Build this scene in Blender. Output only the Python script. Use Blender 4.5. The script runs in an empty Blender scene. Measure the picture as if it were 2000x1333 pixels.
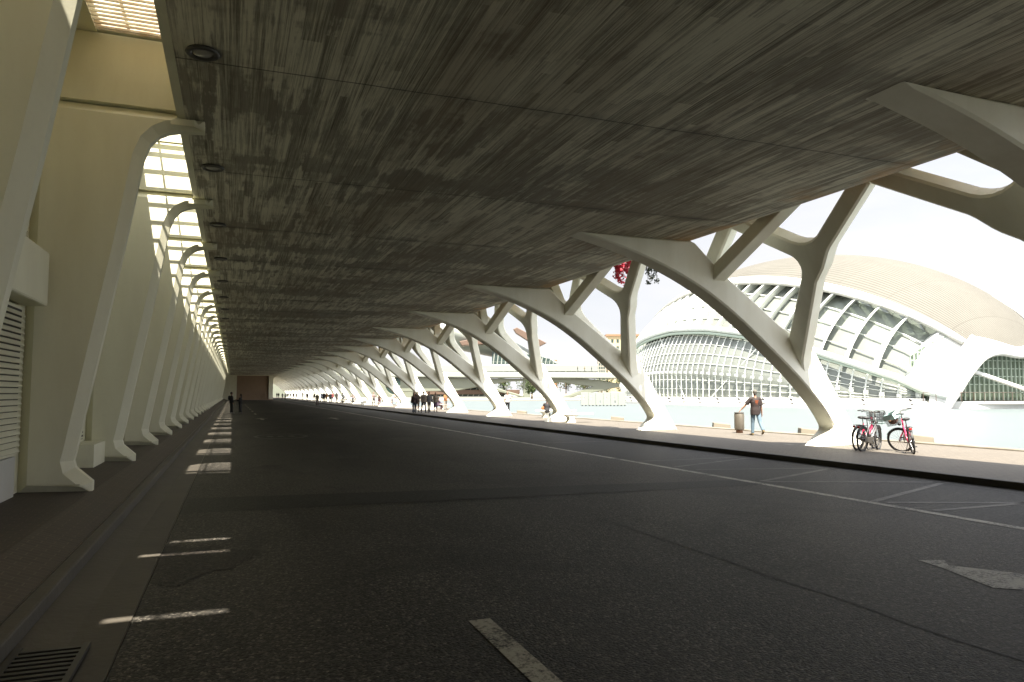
import bpy, bmesh, math, random
import numpy as np
from mathutils import Vector, Matrix
from mathutils.geometry import tessellate_polygon
R = math.radians
random.seed(7)
C = bpy.context.scene.collection
PI = math.pi

# ------------------------------------------------------------------ basics
def link(o, parent=None):
    C.objects.link(o)
    if parent: o.parent = parent
    return o

def tag(o, label=None, cat=None, group=None, kind=None):
    if label: o['label'] = label
    if cat: o['category'] = cat
    if group: o['group'] = group
    if kind: o['kind'] = kind
    return o

def empty(name, loc=(0, 0, 0), rz=0):
    o = bpy.data.objects.new(name, None); link(o)
    o.location = loc; o.rotation_euler = (0, 0, rz); o.empty_display_size = .2
    return o

class MB:
    """collects shapes, builds them as one mesh object"""
    def __init__(s): s.v = []; s.f = []
    def add(s, vs, fs):
        b = len(s.v); s.v += [tuple(v) for v in vs]; s.f += [tuple(b + i for i in f) for f in fs]; return s
    def box(s, x0, x1, y0, y1, z0, z1):
        return s.add([(x0,y0,z0),(x1,y0,z0),(x1,y1,z0),(x0,y1,z0),(x0,y0,z1),(x1,y0,z1),(x1,y1,z1),(x0,y1,z1)],
                     [(0,3,2,1),(4,5,6,7),(0,1,5,4),(1,2,6,5),(2,3,7,6),(3,0,4,7)])
    def quad(s, a, b, c, d): return s.add([a, b, c, d], [(0, 1, 2, 3)])
    def bar(s, a, b, w, h=None, up=(0, 0, 1)):
        h = h or w; a = Vector(a); b = Vector(b); d = (b - a).normalized(); u = Vector(up)
        if abs(d.dot(u)) > .98: u = Vector((0, 1, 0))
        x = d.cross(u).normalized() * w / 2; y = x.cross(d).normalized() * h / 2
        return s.add([a-x-y, a+x-y, a+x+y, a-x+y, b-x-y, b+x-y, b+x+y, b-x+y],
                     [(0,3,2,1),(4,5,6,7),(0,1,5,4),(1,2,6,5),(2,3,7,6),(3,0,4,7)])
    def tube(s, pts, rad, n=8, side=None, cap=True, closed=False):
        pts = [Vector(p) for p in pts]; m = len(pts)
        if not isinstance(rad, (list, tuple)): rad = [rad] * m
        vs = []; fs = []; px = None
        for i, p in enumerate(pts):
            a = pts[(i - 1) % m] if (i > 0 or closed) else p
            b = pts[(i + 1) % m] if (i < m - 1 or closed) else p
            d = (b - a)
            d = d.normalized() if d.length > 1e-9 else Vector((0, 0, 1))
            ref = Vector(side) if side else (px if px else Vector((1, 0, 0)))
            if abs(d.dot(ref.normalized())) > .95: ref = Vector((0, 1, 0)) if abs(d.y) < .9 else Vector((0, 0, 1))
            x = (ref - d * ref.dot(d)).normalized(); y = d.cross(x); px = x
            r = rad[i]; rx, ry = r if isinstance(r, tuple) else (r, r)
            for k in range(n):
                t = 2 * PI * k / n
                vs.append(p + x * (rx * math.cos(t)) + y * (ry * math.sin(t)))
        for i in range(m if closed else m - 1):
            j = (i + 1) % m
            for k in range(n):
                l = (k + 1) % n
                fs.append((i*n+k, i*n+l, j*n+l, j*n+k))
        if cap and not closed:
            fs.append(tuple(range(n - 1, -1, -1))); fs.append(tuple((m-1)*n + k for k in range(n)))
        return s.add(vs, fs)
    def sphere(s, c, r, n=10, m=7):
        c = Vector(c); r = r if isinstance(r, tuple) else (r, r, r)
        vs = [c + Vector((0, 0, -r[2]))]; fs = []
        for i in range(1, m):
            t = -PI/2 + PI*i/m
            for k in range(n):
                a = 2*PI*k/n
                vs.append(c + Vector((r[0]*math.cos(t)*math.cos(a), r[1]*math.cos(t)*math.sin(a), r[2]*math.sin(t))))
        vs.append(c + Vector((0, 0, r[2])))
        for k in range(n):
            l = (k+1) % n
            fs.append((0, 1+l, 1+k))
            for i in range(m-2): fs.append((1+i*n+k, 1+i*n+l, 1+(i+1)*n+l, 1+(i+1)*n+k))
            fs.append((1+(m-2)*n+k, 1+(m-2)*n+l, len(vs)-1))
        return s.add(vs, fs)
    def lathe(s, prof, n=24, c=(0, 0, 0)):
        vs = []; fs = []; m = len(prof)
        for r, z in prof:
            for k in range(n):
                a = 2*PI*k/n; vs.append((c[0]+r*math.cos(a), c[1]+r*math.sin(a), c[2]+z))
        for i in range(m-1):
            for k in range(n):
                l = (k+1) % n; fs.append((i*n+k, i*n+l, (i+1)*n+l, (i+1)*n+k))
        fs.append(tuple(range(n-1, -1, -1))); fs.append(tuple((m-1)*n+k for k in range(n)))
        return s.add(vs, fs)
    def prism(s, outer, holes, depth, ch, fn, chd=None):
        """2D outline (u,v) with holes, extruded by depth with chamfered edges; fn(u,v,w) gives the point"""
        chd = ch if chd is None else chd
        rings = [outer] + list(holes)
        base = len(s.v); idx = 0; flat0 = []; rr = []
        for ri, ring in enumerate(rings):
            n = len(ring); area = sum(ring[i][0]*ring[(i+1)%n][1]-ring[(i+1)%n][0]*ring[i][1] for i in range(n))
            want = 1 if ri == 0 else -1
            if area*want < 0: ring = ring[::-1]
            ins = []
            for i in range(n):
                a = Vector(ring[i-1]); p = Vector(ring[i]); b = Vector(ring[(i+1) % n])
                d1 = (p-a); d2 = (b-p)
                d1 = d1.normalized() if d1.length > 1e-9 else d2.normalized(); d2 = d2.normalized() if d2.length > 1e-9 else d1
                n1 = Vector((-d1.y, d1.x)); n2 = Vector((-d2.y, d2.x)); m = n1+n2
                m = m/max(.45, m.length_squared/2) if m.length > 1e-6 else n1
                ins.append(p+m*ch)
            rr.append((ring, ins))
        lay = []
        for ring, ins in rr:
            n = len(ring); L = []
            for pts, w in ((ins, 0), (ring, chd), (ring, depth-chd), (ins, depth)):
                L.append(len(s.v)); s.v += [tuple(fn(p[0], p[1], w)) for p in pts]
            for a in range(3):
                for i in range(n):
                    j = (i+1) % n; s.f.append((L[a]+i, L[a]+j, L[a+1]+j, L[a+1]+i))
            lay.append((L[0], L[3], n))
        polys = [[Vector((p[0], p[1], 0)) for p in ins] for _, ins in rr]
        tris = tessellate_polygon(polys)
        flat = []
        for L0, L3, n in lay: flat += [(L0+i, L3+i) for i in range(n)]
        for t in tris:
            s.f.append((flat[t[0]][0], flat[t[1]][0], flat[t[2]][0])); s.f.append((flat[t[2]][1], flat[t[1]][1], flat[t[0]][1]))
        return s
    def mesh(s, name, smooth=False):
        me = bpy.data.meshes.new(name); me.from_pydata(s.v, [], s.f); me.validate()
        bm = bmesh.new(); bm.from_mesh(me); bmesh.ops.recalc_face_normals(bm, faces=bm.faces); bm.to_mesh(me); bm.free()
        if smooth:
            for p in me.polygons: p.use_smooth = True
        return me
    def build(s, name, mat, parent=None, smooth=False, bevel=0):
        me = s.mesh(name, smooth)
        if mat: me.materials.append(mat)
        o = bpy.data.objects.new(name, me); link(o, parent)
        if bevel:
            b = o.modifiers.new('bevel', 'BEVEL'); b.width = bevel; b.segments = 2; b.limit_method = 'ANGLE'; b.angle_limit = R(40)
        return o

def copy_tree(o, parent=None):
    c = o.copy(); C.objects.link(c)
    if parent: c.parent = parent
    for ch in [x for x in list(o.children)]: copy_tree(ch, c)
    return c

def settle(root):
    """children were modelled in world coordinates: keep them there under an Empty at the thing's base"""
    inv = (Matrix.Translation(root.location) @ root.rotation_euler.to_matrix().to_4x4()).inverted()
    for ch in root.children: ch.matrix_parent_inverse = inv

def crom(pts, k=6):
    pts = [Vector(p) for p in pts]; out = []
    for i in range(len(pts)-1):
        p0 = pts[max(i-1, 0)]; p1 = pts[i]; p2 = pts[i+1]; p3 = pts[min(i+2, len(pts)-1)]
        for j in range(k):
            t = j/k
            out.append(.5*((2*p1)+(p2-p0)*t+(2*p0-5*p1+4*p2-p3)*t*t+(3*p1-p0-3*p2+p3)*t**3))
    out.append(pts[-1]); return out

# ------------------------------------------------------------------ materials
class NT:
    def __init__(s, name):
        s.m = bpy.data.materials.new(name); s.m.use_nodes = True; s.t = s.m.node_tree; s.t.nodes.clear()
        s.out = s.n('ShaderNodeOutputMaterial')
    def n(s, typ, ins=None, **kw):
        x = s.t.nodes.new(typ)
        for k, v in kw.items(): setattr(x, k, v)
        for k, v in (ins or {}).items():
            if isinstance(v, bpy.types.NodeSocket): s.t.links.new(v, x.inputs[k])
            else: x.inputs[k].default_value = v
        return x
    def math(s, op, a, b=0.0, c=None, clamp=False):
        d = {0: a, 1: b}
        if c is not None: d[2] = c
        return s.n('ShaderNodeMath', d, operation=op, use_clamp=clamp).outputs[0]
    def coord(s, obj=False):
        return s.n('ShaderNodeTexCoord').outputs['Object'] if obj else s.n('ShaderNodeNewGeometry').outputs['Position']
    def map(s, vec, scale=(1, 1, 1), loc=(0, 0, 0)):
        return s.n('ShaderNodeMapping', {'Vector': vec, 'Scale': scale, 'Location': loc}).outputs[0]
    def noise(s, vec, scale=1.0, detail=4.0, rough=.55, dist=0.0):
        return s.n('ShaderNodeTexNoise', {'Vector': vec, 'Scale': scale, 'Detail': detail, 'Roughness': rough, 'Distortion': dist}).outputs[0]
    def ramp(s, fac, stops, interp='LINEAR'):
        r = s.n('ShaderNodeValToRGB', {'Fac': fac}); r.color_ramp.interpolation = interp
        e = r.color_ramp.elements
        while len(e) < len(stops): e.new(.5)
        for i, (p, c) in enumerate(stops):
            e[i].position = p; e[i].color = (c, c, c, 1) if isinstance(c, (int, float)) else (*c, 1)
        return r.outputs[0]
    def mix(s, fac, a, b, blend='MIX'):
        x = s.n('ShaderNodeMix', data_type='RGBA', blend_type=blend)
        for sock, v in ((x.inputs[0], fac), (x.inputs[6], a), (x.inputs[7], b)):
            if isinstance(v, bpy.types.NodeSocket): s.t.links.new(v, sock)
            else: sock.default_value = v if isinstance(v, (int, float)) else ((*v, 1) if len(v) == 3 else v)
        return x.outputs[2]
    def bump(s, h, strength=.3, dist=.02):
        return s.n('ShaderNodeBump', {'Height': h, 'Strength': strength, 'Distance': dist}).outputs[0]
    def bsdf(s, col, rough=.6, normal=None, metal=0.0, spec=.5, **kw):
        d = {'Base Color': col if isinstance(col, bpy.types.NodeSocket) else (*col, 1), 'Roughness': rough, 'Metallic': metal, 'Specular IOR Level': spec}
        d.update(kw)
        if normal is not None: d['Normal'] = normal
        b = s.n('ShaderNodeBsdfPrincipled', d); s.t.links.new(b.outputs[0], s.out.inputs[0]); return b

def plain(name, col, rough=.6, var=.12, scale=3.0, metal=0.0, bump=0.0, spec=.5, obj=False, **kw):
    t = NT(name); p = t.coord(obj); f = t.noise(p, scale, 5)
    c = t.mix(f, tuple(max(0, x*(1-var)) for x in col), tuple(min(1, x*(1+var)) for x in col))
    nb = t.bump(t.noise(p, scale*8, 4), bump) if bump else None
    t.bsdf(c, rough, nb, metal, spec, **kw); return t.m

def white_concrete(name, col, streak=.10, rough=.55):
    t = NT(name); p = t.coord()
    a = t.noise(t.map(p, (1.6, 1.6, .35)), 1.0, 6, .6)
    b = t.noise(p, 14, 4, .6)
    k = t.mix(t.ramp(a, [(.35, 0), (.7, 1)]), col, tuple(x*(1-streak)*y for x, y in zip(col, (1, .985, .95))))
    k = t.mix(t.math('MULTIPLY', t.ramp(b, [(.55, 0), (.8, 1)]), .25), k, tuple(x*.8 for x in col))
    z = t.n('ShaderNodeSeparateXYZ', {0: p}).outputs[2]
    dirt = t.math('MULTIPLY', t.ramp(z, [(.12, 1), (.75, 0)]), t.ramp(t.noise(p, 5, 5, .7), [(.4, 0), (.7, 1)]))
    k = t.mix(t.math('MULTIPLY', dirt, .4), k, (.40, .36, .28))
    t.bsdf(k, rough, t.bump(t.noise(p, 40, 4), .12, .01)); return t.m

M = {}
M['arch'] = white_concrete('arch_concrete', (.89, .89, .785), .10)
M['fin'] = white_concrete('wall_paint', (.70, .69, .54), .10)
M['white'] = white_concrete('white_concrete', (.50, .50, .475), .05)
M['farwhite'] = plain('far_white_concrete', (.19, .208, .185), .6, .05, .15)
M['softwhite'] = plain('white_metal_paint', (.58, .60, .56), .45, .03)
M['bridge'] = plain('shaded_concrete', (.125, .137, .104), .6, .06, .3)  # pale concrete darkened: the shade under the deck is put into its colour
M['palegreen'] = plain('pale_green_trim', (.34, .40, .33), .5, .05)
M['black'] = plain('black_rubber', (.015, .015, .016), .6, .1, 20)
M['steel'] = plain('brushed_steel', (.20, .18, .145), .45, .12, 6, .5)
M['chrome'] = plain('chrome', (.25, .25, .25), .22, .03, 6, .95)
M['pink'] = plain('pink_frame_paint', (.52, .035, .10), .3, .05)
M['silver'] = plain('silver_frame_paint', (.20, .20, .205), .3, .05, 6, .5)
M['red'] = plain('red_plastic', (.35, .01, .01), .3, .05)
M['greyplastic'] = plain('grey_chain_guard', (.055, .05, .042), .45, .1)

def ceiling_mat():
    t = NT('board_marked_concrete'); p = t.coord()
    x, y, z = [t.n('ShaderNodeSeparateXYZ', {0: p}).outputs[i] for i in range(3)]
    bi = t.math('FLOOR', t.math('DIVIDE', x, .14))
    wn = t.n('ShaderNodeTexWhiteNoise', {'W': bi}, noise_dimensions='1D').outputs[0]
    seg = t.math('FLOOR', t.math('DIVIDE', t.math('ADD', y, t.math('MULTIPLY', wn, 7.0)), 2.64))
    wn2 = t.n('ShaderNodeTexWhiteNoise', {0: t.n('ShaderNodeCombineXYZ', {0: bi, 1: seg, 2: 0.0}).outputs[0]}, noise_dimensions='3D').outputs[0]
    grain = t.noise(t.map(p, (34, .38, 1)), 1.0, 6, .72)
    fine = t.noise(t.map(p, (85, 1.1, 1)), 1.0, 4, .65)
    big = t.noise(t.map(p, (.13, .36, 1), (3, 1, 0)), 1.0, 5, .6, .3)
    rag = t.noise(t.map(p, (7, .45, 1)), 1.0, 5, .65)
    med = t.noise(t.map(p, (.9, .55, 1)), 1.0, 6, .7, .3)
    k = t.math('ADD', t.math('MULTIPLY', wn2, .13), t.math('MULTIPLY', grain, .58))
    k = t.math('ADD', k, t.math('MULTIPLY', med, .27))
    k = t.math('ADD', k, t.math('MULTIPLY', fine, .30))
    col = t.ramp(k, [(.475, (.13, .11, .08)), (.575, (.37, .35, .275)), (.685, (.74, .715, .59))])
    st = t.ramp(t.math('ADD', t.math('ADD', big, t.math('MULTIPLY', t.math('SUBTRACT', med, .5), .45)), t.math('MULTIPLY', t.math('SUBTRACT', rag, .5), .8)), [(.475, 0), (.575, 1)])
    st = t.math('MULTIPLY', st, t.ramp(t.math('ADD', t.math('MULTIPLY', grain, .7), t.math('MULTIPLY', wn2, .3)), [(.25, .25), (.65, 1)]))
    col = t.mix(t.math('MULTIPLY', st, .76), col, (.098, .077, .056))
    bw = t.ramp(t.noise(t.map(p, (.5, .12, 1), (5, 5, 0)), 1.0, 4, .6), [(.45, 0), (.7, .55)])
    col = t.mix(bw, col, (.24, .18, .115), 'MIX')
    # board edges and the joints of the pours
    fx = t.math('FRACT', t.math('DIVIDE', x, .14))
    edge = t.math('MULTIPLY', t.ramp(fx, [(0, 1), (.10, 0)]), t.ramp(t.noise(t.map(p, (3, .4, 1)), 1.0, 3), [(.45, 0), (.6, 1)]))
    col = t.mix(t.math('MULTIPLY', edge, .55), col, (.05, .045, .035))
    wob = t.math('MULTIPLY', t.math('SUBTRACT', t.noise(p, .8, 3), .5), .09)
    fy = t.math('FRACT', t.math('DIVIDE', t.math('ADD', t.math('ADD', y, wob), 5.27*20-10.45), 5.27))
    j = t.ramp(fy, [(0, 1), (.006, 1), (.0075, 0)])
    fy2 = t.math('FRACT', t.math('DIVIDE', t.math('ADD', t.math('ADD', y, wob), 5.27*20-10.2), 5.27))
    halo = t.math('MULTIPLY', t.ramp(fy2, [(0, .0), (.05, 1), (.12, .0)]), t.ramp(med, [(.45, 0), (.62, 1)]))
    col = t.mix(t.math('MULTIPLY', halo, .6), col, (.06, .053, .044))
    col = t.mix(t.math('MULTIPLY', j, .75), col, (.03, .027, .022))
    ru = t.math('MULTIPLY', t.ramp(x, [(.0, 0), (.5, 0)]), 0.0)
    rx = t.n('ShaderNodeMapRange', {'Value': x, 'From Min': 11.2, 'From Max': 12.35}).outputs[0]
    rust = t.math('MULTIPLY', rx, t.ramp(t.noise(t.map(p, (.9, .5, 1), (0, 2.2, 0)), 1.0, 4, .6), [(.46, 0), (.60, 1)]))
    col = t.mix(t.math('MULTIPLY', rust, .8), col, (.60, .38, .19))
    h = t.math('ADD', t.math('MULTIPLY', wn2, .4), t.math('ADD', grain, t.math('MULTIPLY', edge, -.8)))
    t.bsdf(col, .8, t.bump(h, .45, .012), spec=.3); return t.m
M['ceiling'] = ceiling_mat()

def asphalt(name, lo, hi, seed=0.0):
    t = NT(name); p = t.coord()
    v = t.n('ShaderNodeTexVoronoi', {'Vector': p, 'Scale': 48.0}, feature='F1')
    sp = t.ramp(v.outputs['Color'], [(.35, 0), (1.0, 1)])
    n1 = t.noise(t.map(p, (1, 1, 1), (seed, 0, 0)), 16, 6, .8)
    n2 = t.noise(t.map(p, (.5, .18, 1), (seed, 3, 0)), 1.0, 5, .6, .4)
    n3 = t.noise(t.map(p, (.35, .35, 1), (seed, 9, 0)), 1.0, 6, .7, .8)
    k = t.math('ADD', t.math('MULTIPLY', sp, .55), t.math('MULTIPLY', n1, .55))
    k = t.math('ADD', k, t.math('MULTIPLY', n2, .5))
    col = t.ramp(k, [(.52, lo), (.86, hi), (1.0, tuple(x*2.2 for x in hi))])
    n4 = t.noise(t.map(p, (.16, .05, 1), (seed, 2, 0)), 1.0, 4, .5)
    col = t.mix(t.ramp(n4, [(.45, 0), (.65, .55)]), col, tuple(x*1.35 for x in hi), 'MIX')
    col = t.mix(t.ramp(n3, [(.52, 0), (.68, .7)]), col, tuple(x*.55 for x in lo))
    cr = t.n('ShaderNodeTexVoronoi', {'Vector': t.map(t.n('ShaderNodeMix', {0: .06, 4: p, 5: t.n('ShaderNodeTexNoise', {'Vector': p, 'Scale': 2.0}).outputs[1]}, data_type='VECTOR').outputs[1], (.28, .22, 1)), 'Scale': 1.0}, feature='DISTANCE_TO_EDGE').outputs[0]
    ck = t.math('MULTIPLY', t.ramp(cr, [(0, 1), (.006, 0)]), t.ramp(t.noise(p, .5, 3), [(.5, 0), (.6, 1)]))
    col = t.mix(t.math('MULTIPLY', ck, .7), col, (.012, .011, .010))
    gr = t.ramp(t.noise(p, 20, 7, .92), [(.44, .35), (.52, .95), (.60, 2.1)])
    col = t.mix(1.0, col, gr, 'MULTIPLY')
    h = t.math('ADD', t.math('MULTIPLY', v.outputs['Distance'], -1.0), n1)
    t.bsdf(col, t.ramp(n1, [(.3, .50), (.7, .72)]), t.bump(h, .5, .012), spec=.20); return t.m
M['road'] = asphalt('asphalt', (.0055, .0050, .0041), (.060, .055, .046))
M['newroad'] = asphalt('newer_asphalt', (.0075, .007, .0065), (.021, .020, .0185), 5.0)

def pavers(name, c1, c2, mortar, sx=.2, sy=.1):
    t = NT(name); p = t.coord()
    b = t.n('ShaderNodeTexBrick', {'Vector': p, 'Color1': (*c1, 1), 'Color2': (*c2, 1), 'Mortar': (*mortar, 1), 'Scale': 1.0, 'Mortar Size': .006, 'Brick Width': sx, 'Row Height': sy, 'Bias': -.1})
    n = t.noise(t.map(p, (.5, .5, 1)), 1.0, 6, .65, .4)
    col = t.mix(t.ramp(n, [(.35, 0), (.75, .55)]), b.outputs[0], tuple(x*.62 for x in c1))
    col = t.mix(t.math('MULTIPLY', t.noise(p, 30, 4), .3), col, tuple(x*.7 for x in c2))
    t.bsdf(col, .7, t.bump(t.math('ADD', t.math('MULTIPLY', b.outputs[1], -1.0), t.math('MULTIPLY', t.noise(p, 40, 3), .4)), .5, .008), spec=.4); return t.m
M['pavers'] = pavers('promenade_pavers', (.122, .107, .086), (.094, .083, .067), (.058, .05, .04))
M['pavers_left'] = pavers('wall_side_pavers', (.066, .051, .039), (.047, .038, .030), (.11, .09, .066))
M['gutter'] = plain('gutter_concrete', (.052, .045, .034), .7, .45, 1.3, bump=.3)
M['kerb'] = plain('kerb_stone', (.05, .046, .04), .65, .3, 2.0, bump=.25)
M['ground'] = plain('ground_paving', (.42, .39, .33), .8, .12, .4)
M['coping'] = None
def coping():
    t = NT('pool_coping'); p = t.coord(); n = t.noise(t.map(p, (1.2, .8, 2)), 1.0, 6, .7)
    t.bsdf(t.mix(t.ramp(n, [(.42, 0), (.7, 1)]), (.17, .158, .13), (.085, .07, .044)), .75, t.bump(t.noise(p, 30, 3), .2)); return t.m
M['coping'] = coping()

def paint(name, col, wear=.5):
    t = NT(name); p = t.coord()
    n = t.noise(p, 28, 6, .75); n2 = t.noise(p, 2.2, 5, .7)
    k = t.ramp(t.math('ADD', n, t.math('MULTIPLY', t.math('SUBTRACT', n2, .5), .9)), [(wear-.08, 0), (wear+.10, 1)])
    c = t.mix(k, (.016, .0148, .013), col)
    t.bsdf(c, .6, t.bump(n, .3, .008)); return t.m
M['paint'] = paint('worn_white_paint', (.36, .34, .285), .45)
M['faint'] = paint('faded_white_paint', (.10, .092, .076), .54)

def water():
    t = NT('pool_water'); p = t.coord()
    n = t.noise(t.map(p, (1.2, 2.0, 1)), 1.0, 4, .6, .5); m = t.noise(t.map(p, (.05, .09, 1)), 1.0, 3)
    t.bsdf(t.mix(m, (.085, .106, .110), (.098, .115, .118)), .4, t.bump(n, .15, .03), spec=.10); return t.m
M['water'] = water()

def slats():
    t = NT('ribbed_shell'); p = t.coord(True)
    x, y, z = [t.n('ShaderNodeSeparateXYZ', {0: p}).outputs[i] for i in range(3)]
    ang = t.math('ARCTAN2', t.math('DIVIDE', z, 24.5), t.math('DIVIDE', x, 25.7))
    f = t.math('FRACT', t.math('MULTIPLY', ang, 38.0))
    ln = t.ramp(f, [(0, 1), (.13, .9), (.26, 0), (.9, 0), (1, 1)])
    fy = t.math('FRACT', t.math('DIVIDE', y, 6.6)); pan = t.ramp(fy, [(0, 1), (.012, 0)])
    pid = t.n('ShaderNodeTexWhiteNoise', {'W': t.math('FLOOR', t.math('DIVIDE', y, 6.6))}, noise_dimensions='1D').outputs[0]
    n = t.noise(t.map(p, (.2, .12, .3)), 1.0, 6, .7)
    c = t.mix(t.ramp(n, [(.3, 0), (.75, 1)]), (.104, .101, .087), (.080, .077, .066))
    c = t.mix(t.math('MULTIPLY', pid, .35), c, (.118, .114, .10))
    c = t.mix(t.math('MULTIPLY', t.math('MAXIMUM', ln, pan), .75), c, (.035, .032, .025))
    t.bsdf(c, .75, t.bump(t.math('MULTIPLY', ln, -1.0), .4, .1), spec=.25); return t.m
M['shell'] = slats()

def glass(name, tint, trans, rough=.06, base=(.35, .42, .38)):
    t = NT(name); p = t.coord(True)
    n = t.noise(p, .6, 3)
    g = t.n('ShaderNodeBsdfPrincipled', {'Base Color': t.mix(n, base, tuple(x*.8 for x in base)), 'Roughness': rough, 'Specular IOR Level': .3})
    tr = t.n('ShaderNodeBsdfTransparent', {'Color': (*tint, 1)})
    m = t.n('ShaderNodeMixShader', {0: trans, 1: g.outputs[0], 2: tr.outputs[0]})
    t.t.links.new(m.outputs[0], t.out.inputs[0]); return t.m
M['glass'] = glass('pale_glass', (.80, .87, .81), .34, .05, (.255, .275, .25))
M['darkglass'] = glass('dark_glass', (.3, .4, .35), .1, .08, (.03, .05, .045))
M['midglass'] = glass('green_glass', (.5, .62, .5), .25, .08, (.13, .16, .115))
def leafmat(name, a, b):
    t = NT(name); p = t.coord(True); n = t.noise(p, 2.5, 3)
    t.bsdf(t.mix(n, a, b), .55); return t.m
M['leaf'] = leafmat('tree_leaves', (.016, .036, .007), (.05, .07, .014))
M['darkleaf'] = leafmat('dark_leaves', (.015, .022, .014), (.035, .05, .025))
M['petal'] = leafmat('red_petals', (.30, .004, .018), (.45, .02, .05))
M['bark'] = plain('bark', (.12, .09, .06), .8, .3, 6)
M['brown'] = plain('brown_cladding', (.085, .052, .034), .6, .15, 3)
M['endbrown'] = plain('brown_wall_panel', (.26, .18, .115), .7, .15, 1.5)
M['cream'] = plain('cream_render', (.30, .25, .155), .8, .08, .3)
M['stone'] = plain('pale_stone', (.18, .17, .145), .7, .1, 2)
M['terracotta'] = plain('terracotta', (.20, .10, .055), .7, .15, 3)

# ------------------------------------------------------------------ world, sun, camera
sc = bpy.context.scene
w = bpy.data.worlds.new('World'); sc.world = w; w.use_nodes = True
wt = w.node_tree; wt.nodes.clear()
SD = Vector((-.152, -.45, 1)).normalized()
sky = wt.nodes.new('ShaderNodeTexSky'); sky.sky_type = 'NISHITA'; sky.sun_disc = False
sky.sun_elevation = math.asin(SD.z); sky.sun_rotation = math.atan2(SD.x, SD.y)
sky.air_density = 1.0; sky.dust_density = 3.0; sky.ozone_density = 1.0
tc = wt.nodes.new('ShaderNodeTexCoord'); mp = wt.nodes.new('ShaderNodeMapping'); mp.inputs['Scale'].default_value = (1.4, 1.4, 5.0)
nz = wt.nodes.new('ShaderNodeTexNoise'); nz.inputs['Scale'].default_value = 2.2; nz.inputs['Detail'].default_value = 7; nz.inputs['Roughness'].default_value = .6
cr = wt.nodes.new('ShaderNodeValToRGB'); cr.color_ramp.elements[0].position = .30; cr.color_ramp.elements[0].color = (.72, .72, .72, 1); cr.color_ramp.elements[1].position = .62; cr.color_ramp.elements[1].color = (.95, .95, .95, 1)
mx = wt.nodes.new('ShaderNodeMix'); mx.data_type = 'RGBA'; mx.inputs[7].default_value = (4.9, 4.9, 5.05, 1)
bg = wt.nodes.new('ShaderNodeBackground'); bg.inputs[1].default_value = .085
wo = wt.nodes.new('ShaderNodeOutputWorld')
dt = wt.nodes.new('ShaderNodeVectorMath'); dt.operation = 'DOT_PRODUCT'; dt.inputs[1].default_value = SD
mr = wt.nodes.new('ShaderNodeMapRange'); mr.inputs['From Min'].default_value = -.35; mr.inputs['From Max'].default_value = 1.0; mr.inputs['To Min'].default_value = .25; mr.inputs['To Max'].default_value = 1.8
gm = wt.nodes.new('ShaderNodeVectorMath'); gm.operation = 'SCALE'
sz = wt.nodes.new('ShaderNodeSeparateXYZ')
hz = wt.nodes.new('ShaderNodeMapRange'); hz.inputs['From Min'].default_value = .0; hz.inputs['From Max'].default_value = .27; hz.inputs['To Min'].default_value = .37; hz.inputs['To Max'].default_value = 0.0
ad = wt.nodes.new('ShaderNodeMath'); ad.operation = 'ADD'
for a, b in ((tc.outputs['Generated'], mp.inputs[0]), (mp.outputs[0], nz.inputs[0]), (nz.outputs[0], cr.inputs[0]), (cr.outputs[0], mx.inputs[0]),
             (sky.outputs[0], mx.inputs[6]), (tc.outputs['Generated'], dt.inputs[0]), (dt.outputs['Value'], mr.inputs[0]), (mx.outputs[2], gm.inputs[0]), (tc.outputs['Generated'], sz.inputs[0]), (sz.outputs[2], hz.inputs[0]), (mr.outputs[0], ad.inputs[0]), (hz.outputs[0], ad.inputs[1]), (ad.outputs[0], gm.inputs['Scale']), (gm.outputs[0], bg.inputs[0]), (bg.outputs[0], wo.inputs[0])): wt.links.new(a, b)
sl = bpy.data.lights.new('sun', 'SUN'); sl.energy = 5.0; sl.angle = R(.5); sl.color = (1, .92, .80)
so = bpy.data.objects.new('sun', sl); link(so); so.rotation_euler = (-SD).to_track_quat('-Z', 'Y').to_euler()
cam = bpy.data.cameras.new('camera'); cam.sensor_width = 36; cam.lens = 25.905; cam.clip_end = 3000; cam.clip_start = .05
co = bpy.data.objects.new('camera', cam); link(co); co.location = (0, 0, 1.8); co.rotation_euler = (R(94.0222), 0, R(-20.7431))
sc.camera = co
sc.view_settings.view_transform = 'Standard'; sc.view_settings.look = 'None'; sc.view_settings.exposure = 2.25; sc.view_settings.gamma = 1
sc.cycles.max_bounces = 12; sc.cycles.diffuse_bounces = 9; sc.cycles.glossy_bounces = 3; sc.cycles.transparent_max_bounces = 12
sc.cycles.use_denoising = True; sc.cycles.caustics_reflective = False; sc.cycles.caustics_refractive = False

ORD = ['first', 'second', 'third', 'fourth', 'fifth', 'sixth', 'seventh', 'eighth', 'ninth', 'tenth', 'eleventh', 'twelfth', 'thirteenth', 'fourteenth',
       'fifteenth', 'sixteenth', 'seventeenth', 'eighteenth', 'nineteenth', 'twentieth']
def ordn(i):
    if i <= 20: return ORD[i-1]
    tens = {2: 'twenty', 3: 'thirty', 4: 'forty', 5: 'fifty'}[i//10]
    return tens+'-'+ORD[i % 10-1] if i % 10 else {30: 'thirtieth', 40: 'fortieth', 50: 'fiftieth'}[i]
P = 10.541
YEND = 262

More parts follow.
